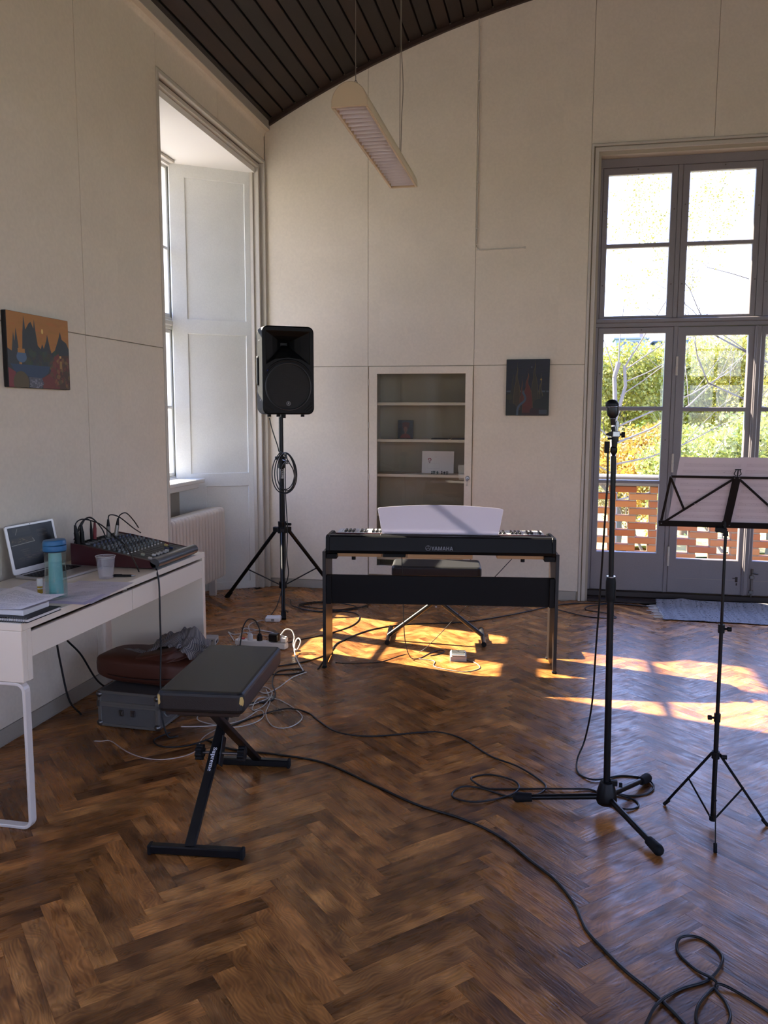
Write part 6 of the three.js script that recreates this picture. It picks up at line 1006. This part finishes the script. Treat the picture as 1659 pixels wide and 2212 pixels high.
function tree(lab, x, z, h, seed, o = {}) {
  const R = rng(seed), t = thing('tree', lab, 'tree', [x, o.base ?? GY, z]), out = [], tips = [], th = h * (o.trunk ?? 0.3);
  part(t, 'trunk', [limbG(V(0, -0.3, 0), V(0.1, th * 0.5, 0.05), h * 0.03, h * 0.024, 10), limbG(V(0.1, th * 0.5, 0.05), V(0.05, th, 0), h * 0.024, h * 0.02, 10)], o.bark ?? bark);
  for (let i = 0; i < (o.n ?? 5); i++) { const a = (i / (o.n ?? 5)) * 2 * PI + R(); branches(V(0.05, th * (0.8 + 0.2 * R()), 0), V(Math.cos(a) * (o.spread ?? 0.7), 0.9, Math.sin(a) * (o.spread ?? 0.7)), h * 0.36, h * 0.013, 3, R, out, tips); }
  part(t, 'limbs', out, o.bark ?? bark).userData.kind = 'stuff';
  const cnt = o.leaves ?? 5000; if (!cnt) return t;
  const m = new THREE.InstancedMesh(leafG(o.size ?? 0.17, R), leafM(o.leaf ?? '#8a8f2c'), cnt), M4 = new THREE.Matrix4(), Q = new THREE.Quaternion(), E = new THREE.Euler(), col = new THREE.Color();
  for (let i = 0; i < cnt; i++) { const tip = tips[Math.floor(R() * tips.length)], sp = h * 0.075; E.set(R() * 6, R() * 6, R() * 6); const s = 0.6 + 0.8 * R(); M4.compose(V(tip.x + (R() + R() - 1) * sp, tip.y + (R() + R() - 1) * sp, tip.z + (R() + R() - 1) * sp), Q.setFromEuler(E), V(s, s, s)); m.setMatrixAt(i, M4); const k = 0.75 + 0.5 * R(); col.setRGB(k * (0.9 + 0.25 * R()), k, k * 0.9); m.setColorAt(i, col); }
  m.name = 'foliage'; m.userData.kind = 'stuff'; m.castShadow = m.receiveShadow = true; t.add(m); return t;
}
tree('yellow-green spring tree behind the left side light of the French door', 2.4, -33, 7.3, 101, { leaf: '#9a9c44', leaves: 9000, size: 0.12 });
tree('bright lime tree in the middle distance right of the pale pollard', 5.6, -38, 7.6, 102, { leaf: '#aeb03a', leaves: 9000, size: 0.13 });
tree('golden-leaved tree low behind the pale pollard', 3.0, -26, 4.9, 103, { leaf: '#b3983c', leaves: 5500, size: 0.12, trunk: 0.2 });
tree('tall yellow-green tree filling the right door leaf panes', 7.4, -30.5, 7.4, 104, { leaf: '#a09e48', leaves: 12000, size: 0.11 });
tree('dense green tree low in the right door leaf panes', 5.2, -23, 5.2, 105, { leaf: '#98a04c', leaves: 9000, size: 0.1, trunk: 0.22 });
tree('copper-tinted tree beyond the second door leaf', 11.2, -30, 7.4, 106, { leaf: '#b09a58', leaves: 8000, size: 0.12 });
tree('dark green tree far behind the lawn on the left', 0.6, -52, 7.8, 107, { leaf: '#4f6a3c', leaves: 5000, size: 0.22 });
tree('grey-green tree far beyond the path in the middle', 11.5, -58, 8.6, 108, { leaf: '#7d8650', leaves: 5000, size: 0.24 });
tree('olive tree at the far right of the park', 17.5, -38, 7.6, 109, { leaf: '#8b8a3a', leaves: 5500, size: 0.18 });
tree('spring tree outside the left window', -24, -14, 8.5, 110, { leaf: '#93a04a', leaves: 4500, size: 0.16 });
{ // pale pollard close to the balcony
  const R = rng(201), t = thing('pollard_tree', 'pale leafless pollarded tree with upright shoots close beyond the balcony', 'tree', [1.27, GY, -18.7]), out = [], tips = [];
  const P = (x, y, z = 0) => V(x, y - GY, z);
  part(t, 'trunk', [limbG(P(0.06, GY - 0.2), P(0.05, -0.4), 0.1, 0.075, 10), limbG(P(0.05, -0.4), P(-0.02, 0.9), 0.075, 0.062, 10), limbG(P(-0.02, 0.9), P(0.01, 1.55), 0.062, 0.055, 10), limbG(P(0.01, 1.55), P(-0.04, 2.3), 0.05, 0.045, 8), limbG(P(-0.04, 2.3), P(0.04, 2.62), 0.045, 0.06, 8), limbG(P(0.02, 1.4), P(0.2, 2.1), 0.042, 0.035, 8), limbG(P(0.2, 2.1), P(0.16, 2.55), 0.035, 0.034, 8)], barkPale);
  for (const [a, d, l, r] of [[P(0.04, 2.6), V(0.02, 1, 0), 1.3, 0.022], [P(0.16, 2.5), V(0.55, 0.8, 0.1), 1.9, 0.028], [P(0.18, 2.45), V(0.75, 0.65, -0.1), 1.8, 0.022], [P(0.2, 2.2), V(0.9, 0.35, 0), 1.4, 0.02], [P(0.1, 1.9), V(0.8, 0.5, 0.2), 1.5, 0.02], [P(0, 1.2), V(1, 0.45, 0.1), 2.6, 0.03], [P(0, 0.85), V(1, 0.42, 0), 2.6, 0.035], [P(0, 0.4), V(1, 0.2, 0.2), 2.3, 0.03], [P(0, 0.9), V(-0.8, 0.6, 0.1), 1.6, 0.022], [P(0, 0.2), V(-0.9, 0.4, 0), 1.4, 0.02], [P(0.02, -0.4), V(1, 0.1, 0.1), 2.0, 0.03], [P(-0.02, 2.3), V(-0.4, 0.8, 0), 1.4, 0.018]]) branches(a, d, l, r * 0.75, 3, R, out, tips, 0.2, 2, 0.3);
  part(t, 'limbs', out, barkPale).userData.kind = 'stuff';
}
{ // bare tree reaching in from the right
  const R = rng(305), t = thing('bare_tree', 'dark budding tree whose twigs reach across the upper right panes', 'tree', [5.3, GY, -16.4]), out = [], tips = [], P = (x, y, z = 0) => V(x, y - GY, z);
  part(t, 'trunk', [limbG(P(0, GY - 0.2), P(-0.1, 0), 0.22, 0.19, 12), limbG(P(-0.1, 0), P(-0.2, 3), 0.19, 0.15, 12), limbG(P(-0.2, 3), P(0.0, 7.5), 0.15, 0.08, 10)], barkDark);
  for (const [a, d, l, r] of [[P(-0.2, 2.9), V(-1, 0.75, 0), 2.2, 0.05], [P(-0.15, 2.6), V(-1, 0.35, 0.1), 2.4, 0.045], [P(-0.2, 3.8), V(-0.9, 0.9, 0), 2.2, 0.04], [P(-0.1, 4.6), V(-0.9, 0.7, 0.1), 2.0, 0.035], [P(0, 5.6), V(-0.9, 0.6, 0), 1.9, 0.03], [P(-0.15, 1.9), V(-1, 0.3, 0), 2.6, 0.04], [P(-0.1, 1.0), V(-1, 0.3, 0), 2.8, 0.04], [P(0, 4), V(0.9, 0.8, 0), 2.2, 0.05], [P(0, 6.5), V(0.5, 1, 0), 2, 0.04]]) branches(a, d, l, r * 0.75, 4, R, out, tips, 0.12, 2, 0.5);
  part(t, 'limbs', out, barkDark).userData.kind = 'stuff';
  const m = new THREE.InstancedMesh(leafG(0.045, R), leafM('#8f8a3c'), 1500), M4 = new THREE.Matrix4(); for (let i = 0; i < 1500; i++) { const p = tips[Math.floor(R() * tips.length)]; m.setMatrixAt(i, M4.makeRotationFromEuler(new THREE.Euler(R() * 6, R() * 6, R() * 6)).setPosition(p.x + (R() - 0.5) * 0.2, p.y + (R() - 0.5) * 0.2, p.z + (R() - 0.5) * 0.2)); } m.name = 'buds'; m.userData.kind = 'stuff'; t.add(m);
}
// hedge and shrubs below the balcony
for (const [x, z, w, c, lab] of [[2.6, -36, 1.5, '#7d7440', 'dry tan shrub beyond the lattice on the left'], [5.6, -41, 1.5, '#5e6f34', 'green shrub beyond the lattice behind the door leaf'], [7.6, -37, 1.6, '#8a7d46', 'straw-coloured shrub beyond the lattice on the right'], [4.3, -44, 1.6, '#5c5b34', 'dark olive shrub beside the path']]) {
  const R = rng(Math.floor(x * 100)), t = thing('shrub', lab, 'shrub', [x, GY, z]), out = [], tips = []; for (let i = 0; i < 7; i++) branches(V(0, 0, 0), V(R() - 0.5, 0.8, R() - 0.5), w * 0.9, 0.02, 2, R, out, tips); part(t, 'stem', out, bark);
  const m = new THREE.InstancedMesh(leafG(0.075, R), leafM(c), 1500), M4 = new THREE.Matrix4(); for (let i = 0; i < 1500; i++) { const p = tips[Math.floor(R() * tips.length)]; m.setMatrixAt(i, M4.makeRotationFromEuler(new THREE.Euler(R() * 6, R() * 6, R() * 6)).setPosition(p.x + (R() - 0.5) * 0.5, p.y + (R() - 0.5) * 0.5, p.z + (R() - 0.5) * 0.5)); } m.name = 'foliage'; m.userData.kind = 'stuff'; t.add(m);
}
renderer.render(scene, camera);
